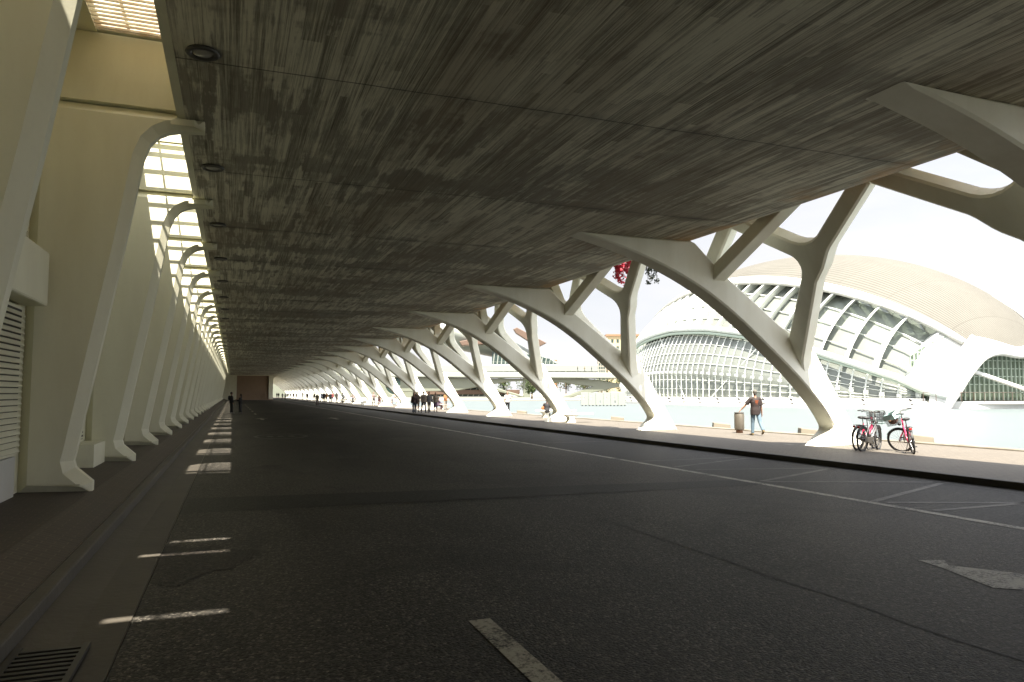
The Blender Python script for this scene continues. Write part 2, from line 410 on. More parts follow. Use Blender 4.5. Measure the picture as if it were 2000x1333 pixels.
# ------------------------------------------------------------------ the ground
def struct(name, mb, mat, parent=None, **kw):
    o = mb.build(name, mat, parent, **kw)
    if not parent: o['kind'] = 'structure'
    return o
struct('ground', MB().quad((-900, -500, -.32), (1400, -500, -.32), (1400, 1800, -.32), (-900, 1800, -.32)), M['ground'])
road = struct('road', MB().quad((-.7, -60, 0), (10.02, -60, 0), (10.02, 330, 0), (-.7, 330, 0)), M['road'])
lane = struct('parking_lane', MB().quad((10.02, -60, 0), (13.72, -60, 0), (13.72, 330, 0), (10.02, 330, 0)), M['newroad'])
struct('gutter', MB().add([(-1.36, -60, .045), (-1.05, -60, .005), (-.7, -60, .012), (-.7, 330, .012), (-1.05, 330, .005), (-1.36, 330, .045)], [(0, 1, 4, 5), (1, 2, 3, 4)]), M['gutter'])
struct('kerb_stone', MB().box(-1.50, -1.36, -60, 330, -.1, .17), M['gutter'], bevel=.02)
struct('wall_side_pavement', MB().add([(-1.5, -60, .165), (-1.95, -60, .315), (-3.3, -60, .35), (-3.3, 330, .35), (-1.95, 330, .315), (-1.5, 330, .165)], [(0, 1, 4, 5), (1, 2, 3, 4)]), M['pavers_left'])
struct('kerb', MB().box(13.72, 13.92, -60, 330, -.2, .14), M['kerb'], bevel=.02)
struct('promenade', MB().box(13.92, 21.0, -60, 330, -.2, .136), M['pavers'])
struct('pool_coping', MB().box(21.0, 21.32, -60, 160, -.3, .19), M['coping'], bevel=.03)
struct('water', MB().quad((21.3, -80, -.06), (260, -80, -.06), (260, 161, -.06), (21.3, 161, -.06)), M['water'])
struct('far_terrace', MB().box(21.0, 260, 161, 330, -.3, .12), M['stone'])

def flat(pts, z=.004):
    return [(x, y, z) for x, y in pts]
def stroke(mb, pts, wd, z=.004, seg=.25):
    for (a, b) in zip(pts, pts[1:]):
        a = Vector(a); b = Vector(b); d = (b-a).normalized(); n = Vector((-d.y, d.x))*wd/2
        mb.quad(*flat([a-n, b-n, b+n, a+n], z))
mk = MB(); stroke(mk, [(9.86, -40), (9.86, 330)], .17); struct('edge_line', mk, M['paint'], road)
mk = MB()
for y in (3.35, -3.6, 66, 76, 86, 96, 106, 116): mk.quad(*flat([(1.79, y-1.1), (1.97, y-1.1), (1.97, y+2.35), (1.79, y+2.35)]))
struct('lane_dash', mk, M['paint'], road)
mk = MB(); mk.add(flat([(6.95, 6.01), (7.22, 5.91), (7.04, 5.72), (7.52, 5.02), (7.10, 4.55), (6.62, 4.93), (6.88, 5.66)]), [(0, 6, 5, 4, 3, 2, 1)])
struct('arrow_marking', mk, M['paint'], road)
for ax, ay in ((6.75, 53.4), (1.95, 54.2)):
    mk = MB(); mk.add(flat([(ax-.12, ay-2.2), (ax+.12, ay-2.2), (ax+.12, ay), (ax+.45, ay), (ax, ay+1.6), (ax-.45, ay), (ax-.12, ay)]), [(0, 1, 2, 3, 4, 5, 6)])
    struct('arrow_marking', mk, M['paint'], road)
mk = MB()
for k in range(40):
    a0, a1 = 2*PI*k/40, 2*PI*(k+1)/40
    f = lambda r, a: (1.92+r*1.08*math.cos(a), 32.1+r*1.75*math.sin(a), .004)
    mk.quad(f(.86, a0), f(1, a0), f(1, a1), f(.86, a1))
for dx in (-.42, .0, .42):
    mk.quad(*flat([(1.92+dx-.12, 31.7), (1.92+dx+.12, 31.7), (1.92+dx+.12, 32.6), (1.92+dx-.12, 32.6)]))
struct('circle_marking', mk, M['faint'], road)
zz = [((10.08, 15.5), (13.4, 16.9)), ((9.95, 17.1), (13.5, 17.2)), ((10.14, 12.4), (13.5, 13.95)), ((10.18, 12.3), (13.5, 10.95)), ((9.97, 9.45), (13.5, 10.95)),
      ((10.11, 9.3), (13.5, 7.9)), ((10.09, 8.4), (13.5, 8.45)), ((10.22, 14.8), (13.5, 13.95)), ((10.19, 47.5), (13.5, 48.4)), ((9.9, 32.0), (13.5, 32.5)),
      ((9.97, 6.3), (13.5, 7.9)), ((9.97, 24.5), (13.5, 24.6))]
mk = MB()
for a, b in zz: stroke(mk, [a, b], .13)
stroke(mk, [(13.32, 5), (13.32, 60)], .05)
struct('zigzag_marking', mk, M['faint'], lane)
mk = MB()
for i in range(12): mk.quad(*flat([(-.3+i*1.1, 178), (.45+i*1.1, 178), (.45+i*1.1, 179.6), (-.3+i*1.1, 179.6)]))
struct('dashed_stop_line', mk, M['paint'], road)
mk = MB(); mk.quad(*flat([(-.69, 12.15), (9.74, 11.9), (9.74, 12.75), (-.69, 13.85)])); struct('asphalt_patch', mk, asphalt('patch_asphalt', (.0050, .0048, .0044), (.0125, .0118, .0108), 11.0), road)
mk = MB(); pts = [(5.0+.022*math.sin(i*1.7)+.012*math.sin(i*4.1), 1+i*.5) for i in range(180)]
stroke(mk, pts, .024, .003); struct('asphalt_joint', mk, plain('tar_joint', (.0045, .004, .0036), .7), road)
rnd_ = random.Random(3); ring = []
for i in range(70):
    a_ = 2*PI*i/70; rr_ = 1+.16*math.sin(3*a_+1)+.12*math.sin(7*a_)+rnd_.uniform(-.07, .07)
    ring.append((max(-.69, -.42+.62*rr_*math.cos(a_)), 8.75+.85*rr_*math.sin(a_)))
mk = MB(); mk.add(flat(ring, .0045), [tuple(range(70))])
struct('dark_repair_patch', mk, asphalt('stain_asphalt', (.0075, .0062, .005), (.026, .022, .018), 4.0), road)
dg = MB()
for k in range(9): dg.box(-1.3, -.93, 5.25+k*.085, 5.25+k*.085+.045, .035, .052)
dg.box(-1.34, -1.30, 5.2, 6.05, .03, .056); dg.box(-.93, -.89, 5.2, 6.05, .02, .05)
o = dg.build('drain_grate', plain('dark_iron', (.03, .028, .025), .5, .2, 8, .4)); tag(o, 'dark iron drain grate lying in the gutter at lower left', 'drain grate')
for i, y in enumerate((19.0, 17.15, 30.5)):
    o = MB().box(16.55+i*.2, 16.9+i*.2, y, y+.22, .137, .141).build('floor_plate', M['stone'])
    tag(o, ['small pale floor plate in the shade left of the parked bicycles', 'small pale floor plate in the shade under the parked bicycles', 'small pale floor plate in the shade beside the second arch foot'][i], 'floor plate', 'pale plates set in the promenade')

# ------------------------------------------------------------------ deck (the ceiling) and wall
prof = [(-.82, 6.25), (12.35, 6.25), (12.55, 6.28), (12.62, 6.33), (15.9, 7.55), (15.9, 7.85), (15.5, 7.85), (15.5, 7.5), (-.82, 7.5)]
dk = MB(); n = len(prof)
dk.add([(x, -95, z) for x, z in prof]+[(x, YEND, z) for x, z in prof], [(i, (i+1) % n, n+(i+1) % n, n+i) for i in range(n)]+[tuple(range(n-1, -1, -1)), tuple(range(n, 2*n))])
deck = dk.build('ceiling_slab', M['ceiling']); tag(deck, 'long stained board-marked concrete slab forming the ceiling over the road', 'ceiling')
o = MB().box(-.945, -.823, -95, YEND, 6.244, 7.5).build('slab_edge', M['fin'], deck)
for k in range(8):
    c = (-.47, 10.16+5.27*k)
    r = empty('downlight', (c[0], c[1], 6.25)); tag(r, ordn(k+1)+' round recessed downlight from the camera along the ceiling edge', 'ceiling light', 'recessed downlights along the left ceiling edge')
    MB().lathe([(.125, -.002), (.20, -.002), (.215, -.03), (.19, -.055), (.14, -.05), (.125, -.02)], 28).build('ring', M['greyplastic'], r, True)
    MB().lathe([(.0, -.05), (.10, -.045), (.125, -.03), (.125, -.004)], 24).build('lens', plain('lens%d' % k, (.34, .33, .30), .25), r, True)

wall = empty('passage_wall', (-3.1, 0, 0)); tag(wall, 'long off-white wall behind the row of tall fins on the left', 'wall')
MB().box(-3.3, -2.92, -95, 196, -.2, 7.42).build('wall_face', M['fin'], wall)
MB().box(-3.3, -2.12, -95, 196, 7.43, 7.75).build('coping', M['fin'], wall)
for i in range(-1, 36):
    if i in (0,): MB().box(-2.92, -2.52, 12.7+5.27*i+3.9, 12.7+5.27*(i+1)-.003, .3, .78).build('plinth', M['fin'], wall)

MB().box(-2.12, -.87, 172, 196, 7.46, 7.7).build('shade_roof_strip', M['fin'], wall)  # added over the slit's far end to keep the sun off the end wall
MB().box(-2.92, -.85, 195, 195.99, 6.3, 7.42).build('end_panel', M['fin'], wall)
settle(wall)
# skylight grilles: one per bay
def grille(i):
    y0 = 12.7+5.27*i+.01; y1 = 12.7+5.27*(i+1)-.004
    mb = MB(); near = i < 0
    st = .13 if near else .18
    ny = int((y1-y0)/st)+1
    for k in range(ny):
        y = min(y0+st/2+k*st, y1-.04)
        if near:
            if any(abs(y-g) < .10 for g in (3.28, 5.75, 7.55, 6.55)): continue
            mb.box(-2.12, -.865, y-.010, y+.010, 7.44, 7.72)
        elif y < y1-2.75 and abs(y-y0-2.1) > .10: mb.box(-2.12, -.865, y-.088, y+.088, 7.46, 7.485)
        else: mb.box(-2.12, -.865, y-.012, y+.012, 7.44, 7.50)
    for x in (-2.1, -1.7, -1.1): mb.box(x-.02, x+.02, y0, y1, 7.72 if near else 7.50, 7.76 if near else 7.54)
    o = mb.build('skylight_grille', M['grille'] if near else M['fin'])
    if i == -1: l = 'dense dirty louvre grille over the slit at top left'
    elif i < -1: l = 'dense louvre grille over the slit behind the camera'
    else: l = 'open white slat grille over the slit beyond the '+ordn(i+1)+' full fin'
    tag(o, l, 'skylight', 'slatted grilles over the wall slit')
def grille_mat():
    t = NT('dirty_slats'); p = t.coord(); n = t.noise(t.map(p, (3, 14, 3)), 1.0, 6, .7)
    t.bsdf(t.mix(t.ramp(n, [(.4, 0), (.65, 1)]), (.76, .73, .62), (.48, .38, .25)), .6); return t.m
M['grille'] = grille_mat()
for i in range(-5, 35): grille(i)

# fins
fo = [(-.53, 6.24), (-.53, 6.06), (-.86, 6.04), (-1.06, 5.99), (-1.2, 5.91), (-1.32, 5.77), (-1.41, 5.52), (-1.64, 4.05), (-2.19, .90), (-2.215, .78), (-2.19, .68), (-1.95, .46), (-1.95, .29), (-2.93, .30), (-2.93, 6.30), (-.88, 6.30), (-.88, 6.24)]
def make_fin():
    t = empty('wall_fin')
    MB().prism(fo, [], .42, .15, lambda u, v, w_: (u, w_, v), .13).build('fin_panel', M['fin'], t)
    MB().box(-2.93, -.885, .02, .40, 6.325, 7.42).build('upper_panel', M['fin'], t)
    return t
fin0 = make_fin()
first = True
for i in range(-4, 35):
    o = fin0 if first else copy_tree(fin0); first = False
    o.location = (0, 12.7+5.27*i, 0)
    if i <= -1: l = 'nearest tall pale fin, cut off by the left edge of the photo' if i == -1 else ('tall pale fin ' + {-2: 'level with the camera', -3: 'behind the camera', -4: 'farthest behind the camera'}[i])
    else: l = 'tall pale fin with bent foot and hooked top, '+ordn(i+1)+' full one from the left edge'
    tag(o, l, 'wall fin', 'row of tall fins along the left wall')

# louvre door on the wall
d = empty('louvre_door', (-2.9, 11.3, .3)); tag(d, 'pale louvred door with deep header between the two nearest fins', 'door')
MB().box(0, .06, -1.7, 1.02, .62, 2.72).build('frame', M['fin'], d)
mb = MB()
for k in range(24): mb.bar((.09, -1.6, .70+k*.083), (.09, .95, .70+k*.083), .075, .018, (0.75, 0, .66))
mb.build('slats', M['fin'], d)
MB().box(.061, .064, -1.62, .96, .66, 2.68).build('slat_shade_sheet', plain('door_shade_paint', (.05, .045, .035), .8), d)  # dark sheet standing in for the shade between the slats
MB().box(0, .05, -1.7, 1.02, .02, .60).build('kick_panel', M['white'], d)
MB().box(0, .34, -3.3, 1.15, 2.76, 3.55).build('header', M['fin'], d, bevel=.03)
for nm, yy, zz0, lab in (('wall_vent', 11.9, 4.05, 'small dark slatted vent on the wall above the louvred door'), ('wall_vent', 16.95, .85, 'small dark slatted vent low on the wall behind the first full fin')):
    v = empty(nm, (-2.9, yy, zz0)); tag(v, lab, 'vent', 'dark wall vents')
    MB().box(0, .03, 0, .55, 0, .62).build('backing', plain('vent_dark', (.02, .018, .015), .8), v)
    mb = MB()
    for k in range(8): mb.box(.03, .06, 0, .55, .02+k*.075, .05+k*.075)
    mb.build('slats', M['fin'], v)

# end wall of the passage
ew = empty('end_wall', (0, 196, 0)); tag(ew, 'wall closing the far end of the passage, pale with a brown panel', 'wall')
MB().box(-3.3, 1.0, 196, 197, -.1, 6.249).build('pale_section', M['fin'], ew)
MB().box(1.0, 8.6, 196.6, 197.4, -.1, 6.1).build('brown_panel', M['endbrown'], ew)
MB().box(1.0, 12.0, 196, 197.2, 6.1, 6.249).build('lintel', M['fin'], ew)
MB().box(8.6, 9.6, 196, 197.2, -.1, 6.1).build('pilaster', M['fin'], ew)
MB().add([(9.6, 196, 6.1), (9.6, 196, 4.9), (9.75, 196, 5.5), (10.1, 196, 5.85), (10.6, 196, 6.05), (12, 196, 6.1)]+[(x, 197.2, z) for x, z in ((9.6, 6.1), (9.6, 4.9), (9.75, 5.5), (10.1, 5.85), (10.6, 6.05), (12, 6.1))],
         [(0, 1, 2, 3, 4, 5), (11, 10, 9, 8, 7, 6), (1, 7, 8, 2), (2, 8, 9, 3), (3, 9, 10, 4), (4, 10, 11, 5), (5, 11, 6, 0), (0, 6, 7, 1)]).build('haunch', M['fin'], ew)
mb = MB(); mb.tube([(1.0, 196.5, 2.6), (3.5, 196.5, 2.3), (6, 196.5, 1.6), (7.8, 196.5, 1.45)], .05, 6); mb.build('ramp_rail', M['endbrown'], ew)
MB().box(1.0, 9.6, 195.4, 195.99, 0, .28).build('base_step', M['endbrown'], ew)
MB().box(7.75, 8.1, 195.7, 195.99, .4, 1.9).build('notice_board', M['endbrown'], ew); settle(ew)
rw = empty('rear_light_block', (6, -27, 0)); tag(rw, 'unseen pale wall added behind the camera to cut the light from there', 'wall')
MB().box(-3.3, 19, -28, -27, -.1, 6.24).build('wall_face', M['fin'], rw); settle(rw)  # added out of view, keeps light from behind off the near road and ceiling
# wall of fins seen beyond the end wall
for k in range(9):
    o = MB().box(9.2-.3, 9.2+.5, 203+k*6, 203.5+k*6, -.1, 6.2).build('rear_fin', M['fin']); tag(o, 'narrow pale fin in the row seen through the far opening', 'wall fin', 'narrow fins seen through the far opening')

# ------------------------------------------------------------------ arches
def dist_seg(px, py, a, b, ra, rb):
    ax, ay = a; bx, by = b; dx, dy = bx-ax, by-ay; t = np.clip(((px-ax)*dx+(py-ay)*dy)/(dx*dx+dy*dy), 0, 1)
    return np.hypot(px-ax-t*dx, py-ay-t*dy)-(ra+(rb-ra)*t)
def smin(a, b, k):
    h = np.clip(.5+.5*(b-a)/k, 0, 1); return b+(a-b)*h-k*h*(1-h)
def contours(F, xs, ys):
    """marching squares, closed loops of F = 0 (F > 0 along the border)"""
    segs = {}
    nx, ny = F.shape
    def ip(i0, j0, i1, j1):
        a, b = F[i0, j0], F[i1, j1]; t = a/(a-b)
        return (xs[i0]+(xs[i1]-xs[i0])*t, ys[j0]+(ys[j1]-ys[j0])*t)
    pts = {}
    for i in range(nx-1):
        for j in range(ny-1):
            c = [F[i, j] < 0, F[i+1, j] < 0, F[i+1, j+1] < 0, F[i, j+1] < 0]
            if all(c) or not any(c): continue
            E = [((i, j), (i+1, j)), ((i+1, j), (i+1, j+1)), ((i, j+1), (i+1, j+1)), ((i, j), (i, j+1))]
            cr_ = [k for k in range(4) if c[k] != c[(k+1) % 4]]
            if len(cr_) == 4: cr_ = [0, 1, 2, 3] if c[0] else [3, 0, 1, 2]
            for q in range(0, len(cr_), 2):
                a, b = E[cr_[q]], E[cr_[q+1]]
                for e in (a, b): pts[e] = ip(*e[0], *e[1])
                segs.setdefault(a, []).append(b); segs.setdefault(b, []).append(a)
    loops = []; used = set()
    for s0 in segs:
        if s0 in used: continue
        loop = [s0]; used.add(s0); cur = s0
        while True:
            nx_ = [e for e in segs[cur] if e not in used]
            if not nx_: break
            cur = nx_[0]; used.add(cur); loop.append(cur)
        loops.append([pts[e] for e in loop])
    return loops
def rdp(pts, eps):
    def rec(a, b):
        A = Vector(pts[a]); B = Vector(pts[b]); d = B-A; L = d.length; mi, md = -1, eps
        for i in range(a+1, b):
            q = Vector(pts[i])-A; dd = abs(d.x*q.y-d.y*q.x)/L if L > 1e-9 else q.length
            if dd > md: mi, md = i, dd
        return rec(a, mi)[:-1]+rec(mi, b) if mi > 0 else [pts[a], pts[b]]
    h = len(pts)//2
    return rec(0, h)[:-1]+(rec(h, len(pts)-1))

LX = lambda z: 16.62-.54*(z-2.75)          # the inclined plane of the branch frame
def branch_frame_mesh():
    xs = np.linspace(-5.4, 5.4, 217); ys = np.linspace(2.0, 7.8, 133)
    Y, Z = np.meshgrid(xs, ys, indexing='ij'); Y_ = np.abs(Y)
    d = dist_seg(Y_, Z, (.10, 2.9), (2.6, 5.6), .31, .225)
    e = dist_seg(Y_, Z, (2.6, 5.6), (5.27, 7.15), .225, .215)
    f = dist_seg(Y_, Z, (2.6, 5.6), (0.0, 7.15), .225, .21)
    g = dist_seg(Y_, Z, (0.0, 2.2), (0.0, 3.0), .30, .36)
    F = smin(np.minimum(d, e), f, .55); F = smin(F, g, .25)
    F = np.maximum(F, Y_-5.262); F = np.maximum(F, Z-7.3); F = np.maximum(F, 2.3-Z)
    F[0, :] = F[-1, :] = 1; F[:, 0] = F[:, -1] = 1
    loops = [rdp(l, .012) for l in contours(F, xs, ys)]
    loops = [l if (Vector(l[0])-Vector(l[-1])).length > 1e-6 else l[:-1] for l in loops]
    loops.sort(key=lambda l: -abs(sum(l[i][0]*l[(i+1) % len(l)][1]-l[(i+1) % len(l)][0]*l[i][1] for i in range(len(l)))))
    nrm = Vector((1, 0, .54)).normalized()
    mb = MB(); T = .46
    mb.prism(loops[0], loops[1:], T, .05, lambda u, v, w_: (LX(v)+nrm.x*(w_-T/2), u, v+nrm.z*(w_-T/2)))
    return mb
low = [(8.86, 6.245), (10.28, 5.90), (11.62, 5.45), (12.89, 4.86), (14.04, 4.13), (15.21, 3.22), (16.0, 2.58), (16.62, 2.02), (17.23, 1.38), (17.57, .92), (17.66, .66), (17.40, .40), (17.08, .12)]
lowc = crom(low, 4)
upc = [(18.88, .12), (17.10, 2.95), (16.82, 3.5), (16.3, 3.55), (15.68, 3.86), (14.76, 4.53), (13.91, 5.14), (13.35, 5.58), (12.66, 6.2), (12.5, 6.262), (12.0, 6.245), (10.5, 6.245)]
def make_arch():
    t = empty('concrete_arch')
    MB().prism([tuple(p) for p in lowc]+upc, [], .70, .045, lambda u, v, w_: (u, w_-.35, v)).build('main_arm', M['arch'], t)
    branch_frame_mesh().build('branch_frame', M['arch'], t)
    for s in (-1, 1):
        mb = MB(); mb.bar((13.45, s*.15, 5.25), (14.08, s*2.95, 7.16), .42, .44, (1, 0, 0)); mb.build('strut', M['arch'], t, bevel=.03)
    return t
a0 = make_arch(); near = {0: 'nearest white arch, only its ceiling arm and frame in view at upper right',
        1: 'white branching arch whose foot stands just left of the parked bicycles',
        2: 'white branching arch standing between the steel bin and the flared stone bench',
        3: 'white branching arch with the flared stone bench at its foot',
        4: 'white branching arch partly hiding the woman in white shirt and tie'}
for k in list(range(0, 25))+[-1, -2, -3]:
    o = a0 if k == 0 else copy_tree(a0)
    o.location = (0, 7.95+P*k, 0)
    tag(o, near.get(k) or ('white branching arch behind the camera, '+ORD[-k-1]+' back from the nearest one') if k < 0 else near.get(k) or 'white branching arch, '+ordn(k)+' along the promenade counting from the bicycles', 'arch', 'branching arches along the promenade')

# ------------------------------------------------------------------ the eye-shaped building across the pool
HB, HA, HC = 25.73, 44.15, 24.51
def el(eta, th, k=1.0):
    g = math.sqrt(max(0.0, 1-eta*eta)); return (-HB*k*g*math.cos(th), HA*k*eta, HC*k*g*math.sin(th))
LID = [(-1, 4), (-.91, 10), (-.86, 16), (-.76, 20), (-.66, 23), (-.43, 27), (-.25, 28.5), (0, 29.3), (.25, 28.5), (.43, 27), (.66, 23), (.76, 20), (.86, 16), (.91, 10), (1, 4)]
def lid(eta):
    for (a, x), (b, y) in zip(LID, LID[1:]):
        if a <= eta <= b: return R(x+(y-x)*(eta-a)/(b-a))
    return R(4)
TS = R(54)
hem = empty('eye_shaped_hall', (90.2, 102.4, 0), -.0909)
tag(hem, 'white eye-shaped hall with ribbed shell roof and glass sides across the pool', 'building')
def sheet(name, mat, rows, smooth=True, parent=hem, thick=0):
    n = len(rows[0]); mb = MB(); mb.add([p for r_ in rows for p in r_], [(i*n+j, i*n+j+1, (i+1)*n+j+1, (i+1)*n+j) for i in range(len(rows)-1) for j in range(n-1)])
    o = mb.build(name, mat, parent, smooth)
    if thick:
        s = o.modifiers.new('thickness', 'SOLIDIFY'); s.thickness = thick; s.offset = 0
    return o
ets = [math.sin(-PI/2+PI*i/90)*.957 for i in range(91)]
sheet('shell', M['shell'], [[el(e, TS+(PI-2*TS)*j/40) for j in range(41)] for e in ets], thick=.3)
for side in (1, -1):
    def S(p): return (p[0]*side, p[1], p[2])
    lo_e = -.915; hi_e = .93
    es = [lo_e+(hi_e-lo_e)*i/70 for i in range(71)]
    def strip(name, mat, f0, f1, n=4, thick=0, ees=es):
        return sheet(name, mat, [[S(tuple(a+(b-a)*j/n for a, b in zip(f0(e), f1(e)))) for j in range(n+1)] for e in ees], thick=thick)
    # rims
    def tubey(name, mat, f, r, ees):
        mb = MB(); mb.tube([S(f(e)) for e in ees], r, 8); return mb.build(name, mat, hem, True)
    strip('shell_rim', M['white'], lambda e: el(e, TS-R(3.2), 1.012), lambda e: el(e, TS+R(.6), 1.012), 2, .5, [-.92+1.84*i/70 for i in range(71)])
    tubey('lid_rim', M['softwhite'], lambda e: el(e, lid(e), 1.012), .42, [-.93+1.87*i/70 for i in range(71)])
    tubey('lid_edge', M['palegreen'], lambda e: el(e, lid(e)-R(1.4), 1.0), .24, [-.92+1.85*i/70 for i in range(71)])
    # upper glass band: recessed panes, deep ribs, transoms
    fl = lambda k, q: (lambda e: el(e, lid(e)+(TS-lid(e))*q, k))
    kg = lambda e: .955+.031*min(1, max(0, (e+.45)/.6))
    sheet('band_glass', M['glass'], [[S(el(e, lid(e)+(TS-lid(e))*j/10, kg(e))) for j in range(11)] for e in es])
    for sg_ in (1, -1):
        ep = [(.880+.050*i/6)*sg_ for i in range(7)]
        sheet('band_end_panel', M['white'], [[S(el(e, lid(e)+(TS-lid(e))*j/10, 1.003)) for j in range(11)] for e in ep])
    ys = [-38.9+2.95*k for k in range(28)]
    for y in ys:
        e = y/HA
        if abs(e) > .93: continue
        mb = MB(); th = [lid(e)+(TS-lid(e))*j/8 for j in range(9)]
        for dy, k0, k1 in ((0, kg(e)-.010, 1.004),):
            A = [S(el(e, t, k0)) for t in th]; B = [S(el(e, t, k1)) for t in th]; hw = .09
            vs = []
            for p, q in zip(A, B): vs += [(p[0], p[1]-hw, p[2]), (q[0], q[1]-hw-.16, q[2]), (q[0], q[1]+hw+.16, q[2]), (p[0], p[1]+hw, p[2])]
            mb.add(vs, [(4*i+a, 4*i+(a+1) % 4, 4*i+4+(a+1) % 4, 4*i+4+a) for i in range(8) for a in range(4)]+[(3, 2, 1, 0), (32, 33, 34, 35)])
        mb.build('band_rib', M['softwhite'], hem)
    for q in (.25, .5, .75):
        tubey('transom', M['softwhite'], lambda e: el(e, lid(e)+(TS-lid(e))*q, kg(e)+.007), .075, es)
    # lower lattice glazing: follows the curve from the lid, then drops straight
    def low_pt(e, q, k=.972):
        t0 = lid(e)-R(1.5); z0 = el(e, t0, k)[2]; zk = max(.46*z0, 1.5); tk = math.asin(min(1, zk/(HC*k*math.sqrt(1-e*e))))
        if q < .55: return el(e, t0+(tk-t0)*q/.55, k)
        p = el(e, tk, k); return (p[0], p[1], zk+(1.0-zk)*(q-.55)/.45)
    es2 = [-.905+1.81*i/80 for i in range(81)]
    sheet('lower_glass', M['glass'], [[S(low_pt(e, j/12)) for j in range(13)] for e in es2], False)
    mull = MB(); cross = MB(); joint = MB()
    ycs = [-39.6+1.37*k for k in range(58)]
    for n_, y in enumerate(ycs):
        e = y/HA
        big = y < -27
        pts = [S(low_pt(e, j/12, .982)) for j in range(13)]
        mb = MB(); mb.tube(pts, .10 if big else .062, 5)
        nb = 9
        for j in range(nb):
            q = (j+.5)/nb
            p = Vector(S(low_pt(e, q, .988))); wd = .40 if big else .24
            mb.bar(p+Vector((0, -wd, 0)), p+Vector((0, wd, 0)), .075 if big else .05, .075 if big else .05)
        pk = Vector(S(low_pt(e, .55, .99))); mb.box(pk.x-.16, pk.x+.16, pk.y-.22, pk.y+.22, pk.z-.22, pk.z+.12)
        mb.build('mullion', M['softwhite'], hem)
    for q in (.14, .28, .42, .68, .84):
        tubey('lattice_bar', M['softwhite'], lambda e: low_pt(e, q, .975), .035, es2)
    for ya, yb in ((-8, 4), (-14, -22), (10, 18), (-30, -26)):
        mb = MB(); a = S(low_pt(ya/HA, 1, .995)); b = S(low_pt(yb/HA, .0, .995)); mb.bar(a, b, .09); mb.build('brace', M['softwhite'], hem)
    # plinth and waterside walkway
    pl = lambda k, z: (lambda e: (-HB*k*math.sqrt(1-e*e), HA*e*k, z))
    rows = [[S(p) for p in (pl(1.03, -.4)(e), pl(1.03, .35)(e), pl(1.0, .36)(e), pl(1.0, 1.15)(e), pl(.95, 1.16)(e))] for e in es2]
    sheet('plinth', M['white'], rows, False)
    mb = MB()
    for e in [-.88+.0838*k for k in range(22)]:
        p = Vector(S(pl(1.015, .36)(e))); mb.box(p.x-.12, p.x+.12, p.y-.12, p.y+.12, .36, .5); mb.tube([p+Vector((0, 0, .5)), p+Vector((-.25*side, .1, .66))], .12, 6)
    mb.build('floodlight_row', M['black'], hem)
# legs and the openings in both ends, traced on the same shell surface
def ray_strip(name, A, B, mat, thick, n=6, k=1.006):
    A = crom([(*a, 0) for a in A], 5); B = crom([(*b, 0) for b in B], 5)
    rows = []
    for a, b in zip(A, B): rows.append([el(a[0]+(b[0]-a[0])*j/n, a[1]+(b[1]-a[1])*j/n, k) for j in range(n+1)])
    return sheet(name, mat, rows, thick=thick)
for ends in (1, -1):
    def eg(pts): return [(e*ends, R(t)) for e, t in pts]
    def rs(name, A, B, mat, thick=.6, **kw): return ray_strip(name, eg(A), eg(B), mat, thick, **kw)
    # coordinates are (eta, theta) on the shell for the end that faces the camera (eta = -1 side)
    legA = [(-.908, -1.7), (-.9094, 10.4), (-.919, 24.7), (-.9235, 39), (-.923, 51), (-.919, 62)]
    legB = [(-.936, -1.7), (-.948, 12), (-.9535, 25), (-.9565, 39), (-.9575, 51), (-.960, 63)]
    rs('leg', legA, legB, M['white'], .5)
    archT = [(-.919, 60), (-.938, 69), (-.953, 80), (-.958, 90), (-.953, 100), (-.938, 111), (-.919, 120)]
    archB = [(-.960, 62), (-.9635, 70), (-.969, 80), (-.971, 90), (-.969, 100), (-.9635, 110), (-.960, 118)]
    rs('end_arch', archT, archB, M['white'], .5)
    rs('leg', [(a, 180-t) for a, t in legA], [(a, 180-t) for a, t in legB], M['white'], .5)
    g0 = [(-.915, 2+176*i/24) for i in range(25)]
    def endp(t, k, z=None):
        return el(-ends*t, PI/2, k)
    # recessed end glazing: vertical curved wall
    rows = []; mb = MB(); cb = MB()
    N = 40
    for i in range(N+1):
        a = R(26+128*i/N); cx, cy = -math.cos(a)*12.2, -(36.2+4.2*math.sin(a))
        top = 9.0*math.sin(a)**.6+.6
        rows.append([(cx, cy*ends, .9+(top-.9)*j/6) for j in range(7)])
        nrm = Vector((-math.cos(a), -math.sin(a)*ends, 0))*.16
        mb.bar(Vector((cx, cy*ends, .9))+nrm, Vector((cx, cy*ends, top))+nrm, .10, .16)
    sheet('end_glass', M['midglass'], rows, False)
    for j in range(1, 9):
        mb.tube([Vector((-math.cos(R(26+128*i/N))*12.4, -(36.3+4.2*math.sin(R(26+128*i/N)))*ends, min(.9+j*.95, 9.0*math.sin(R(26+128*i/N))**.6+.6))) for i in range(N+1)], .06, 5)
    mb.build('end_mullions', M['palegreen'], hem)
    MB().bar((-7.2, -41.6*ends, 4.75), (7.0, -42.2*ends, .7), .5, .42).build('end_band', M['white'], hem, bevel=.08)
    pb = MB(); pts = [(-math.cos(R(180*i/30))*14.5, -(36.6+5.6*math.sin(R(180*i/30)))*ends) for i in range(31)]
    pb.add([(x, y, z) for x, y in pts for z in (-.4, .8)], [(2*i, 2*i+1, 2*i+3, 2*i+2) for i in range(30)]); pb.add([(x, y, .8) for x, y in pts]+[(0, -34*ends, .8)], [tuple(range(32))]); pb.build('end_terrace', M['white'], hem)
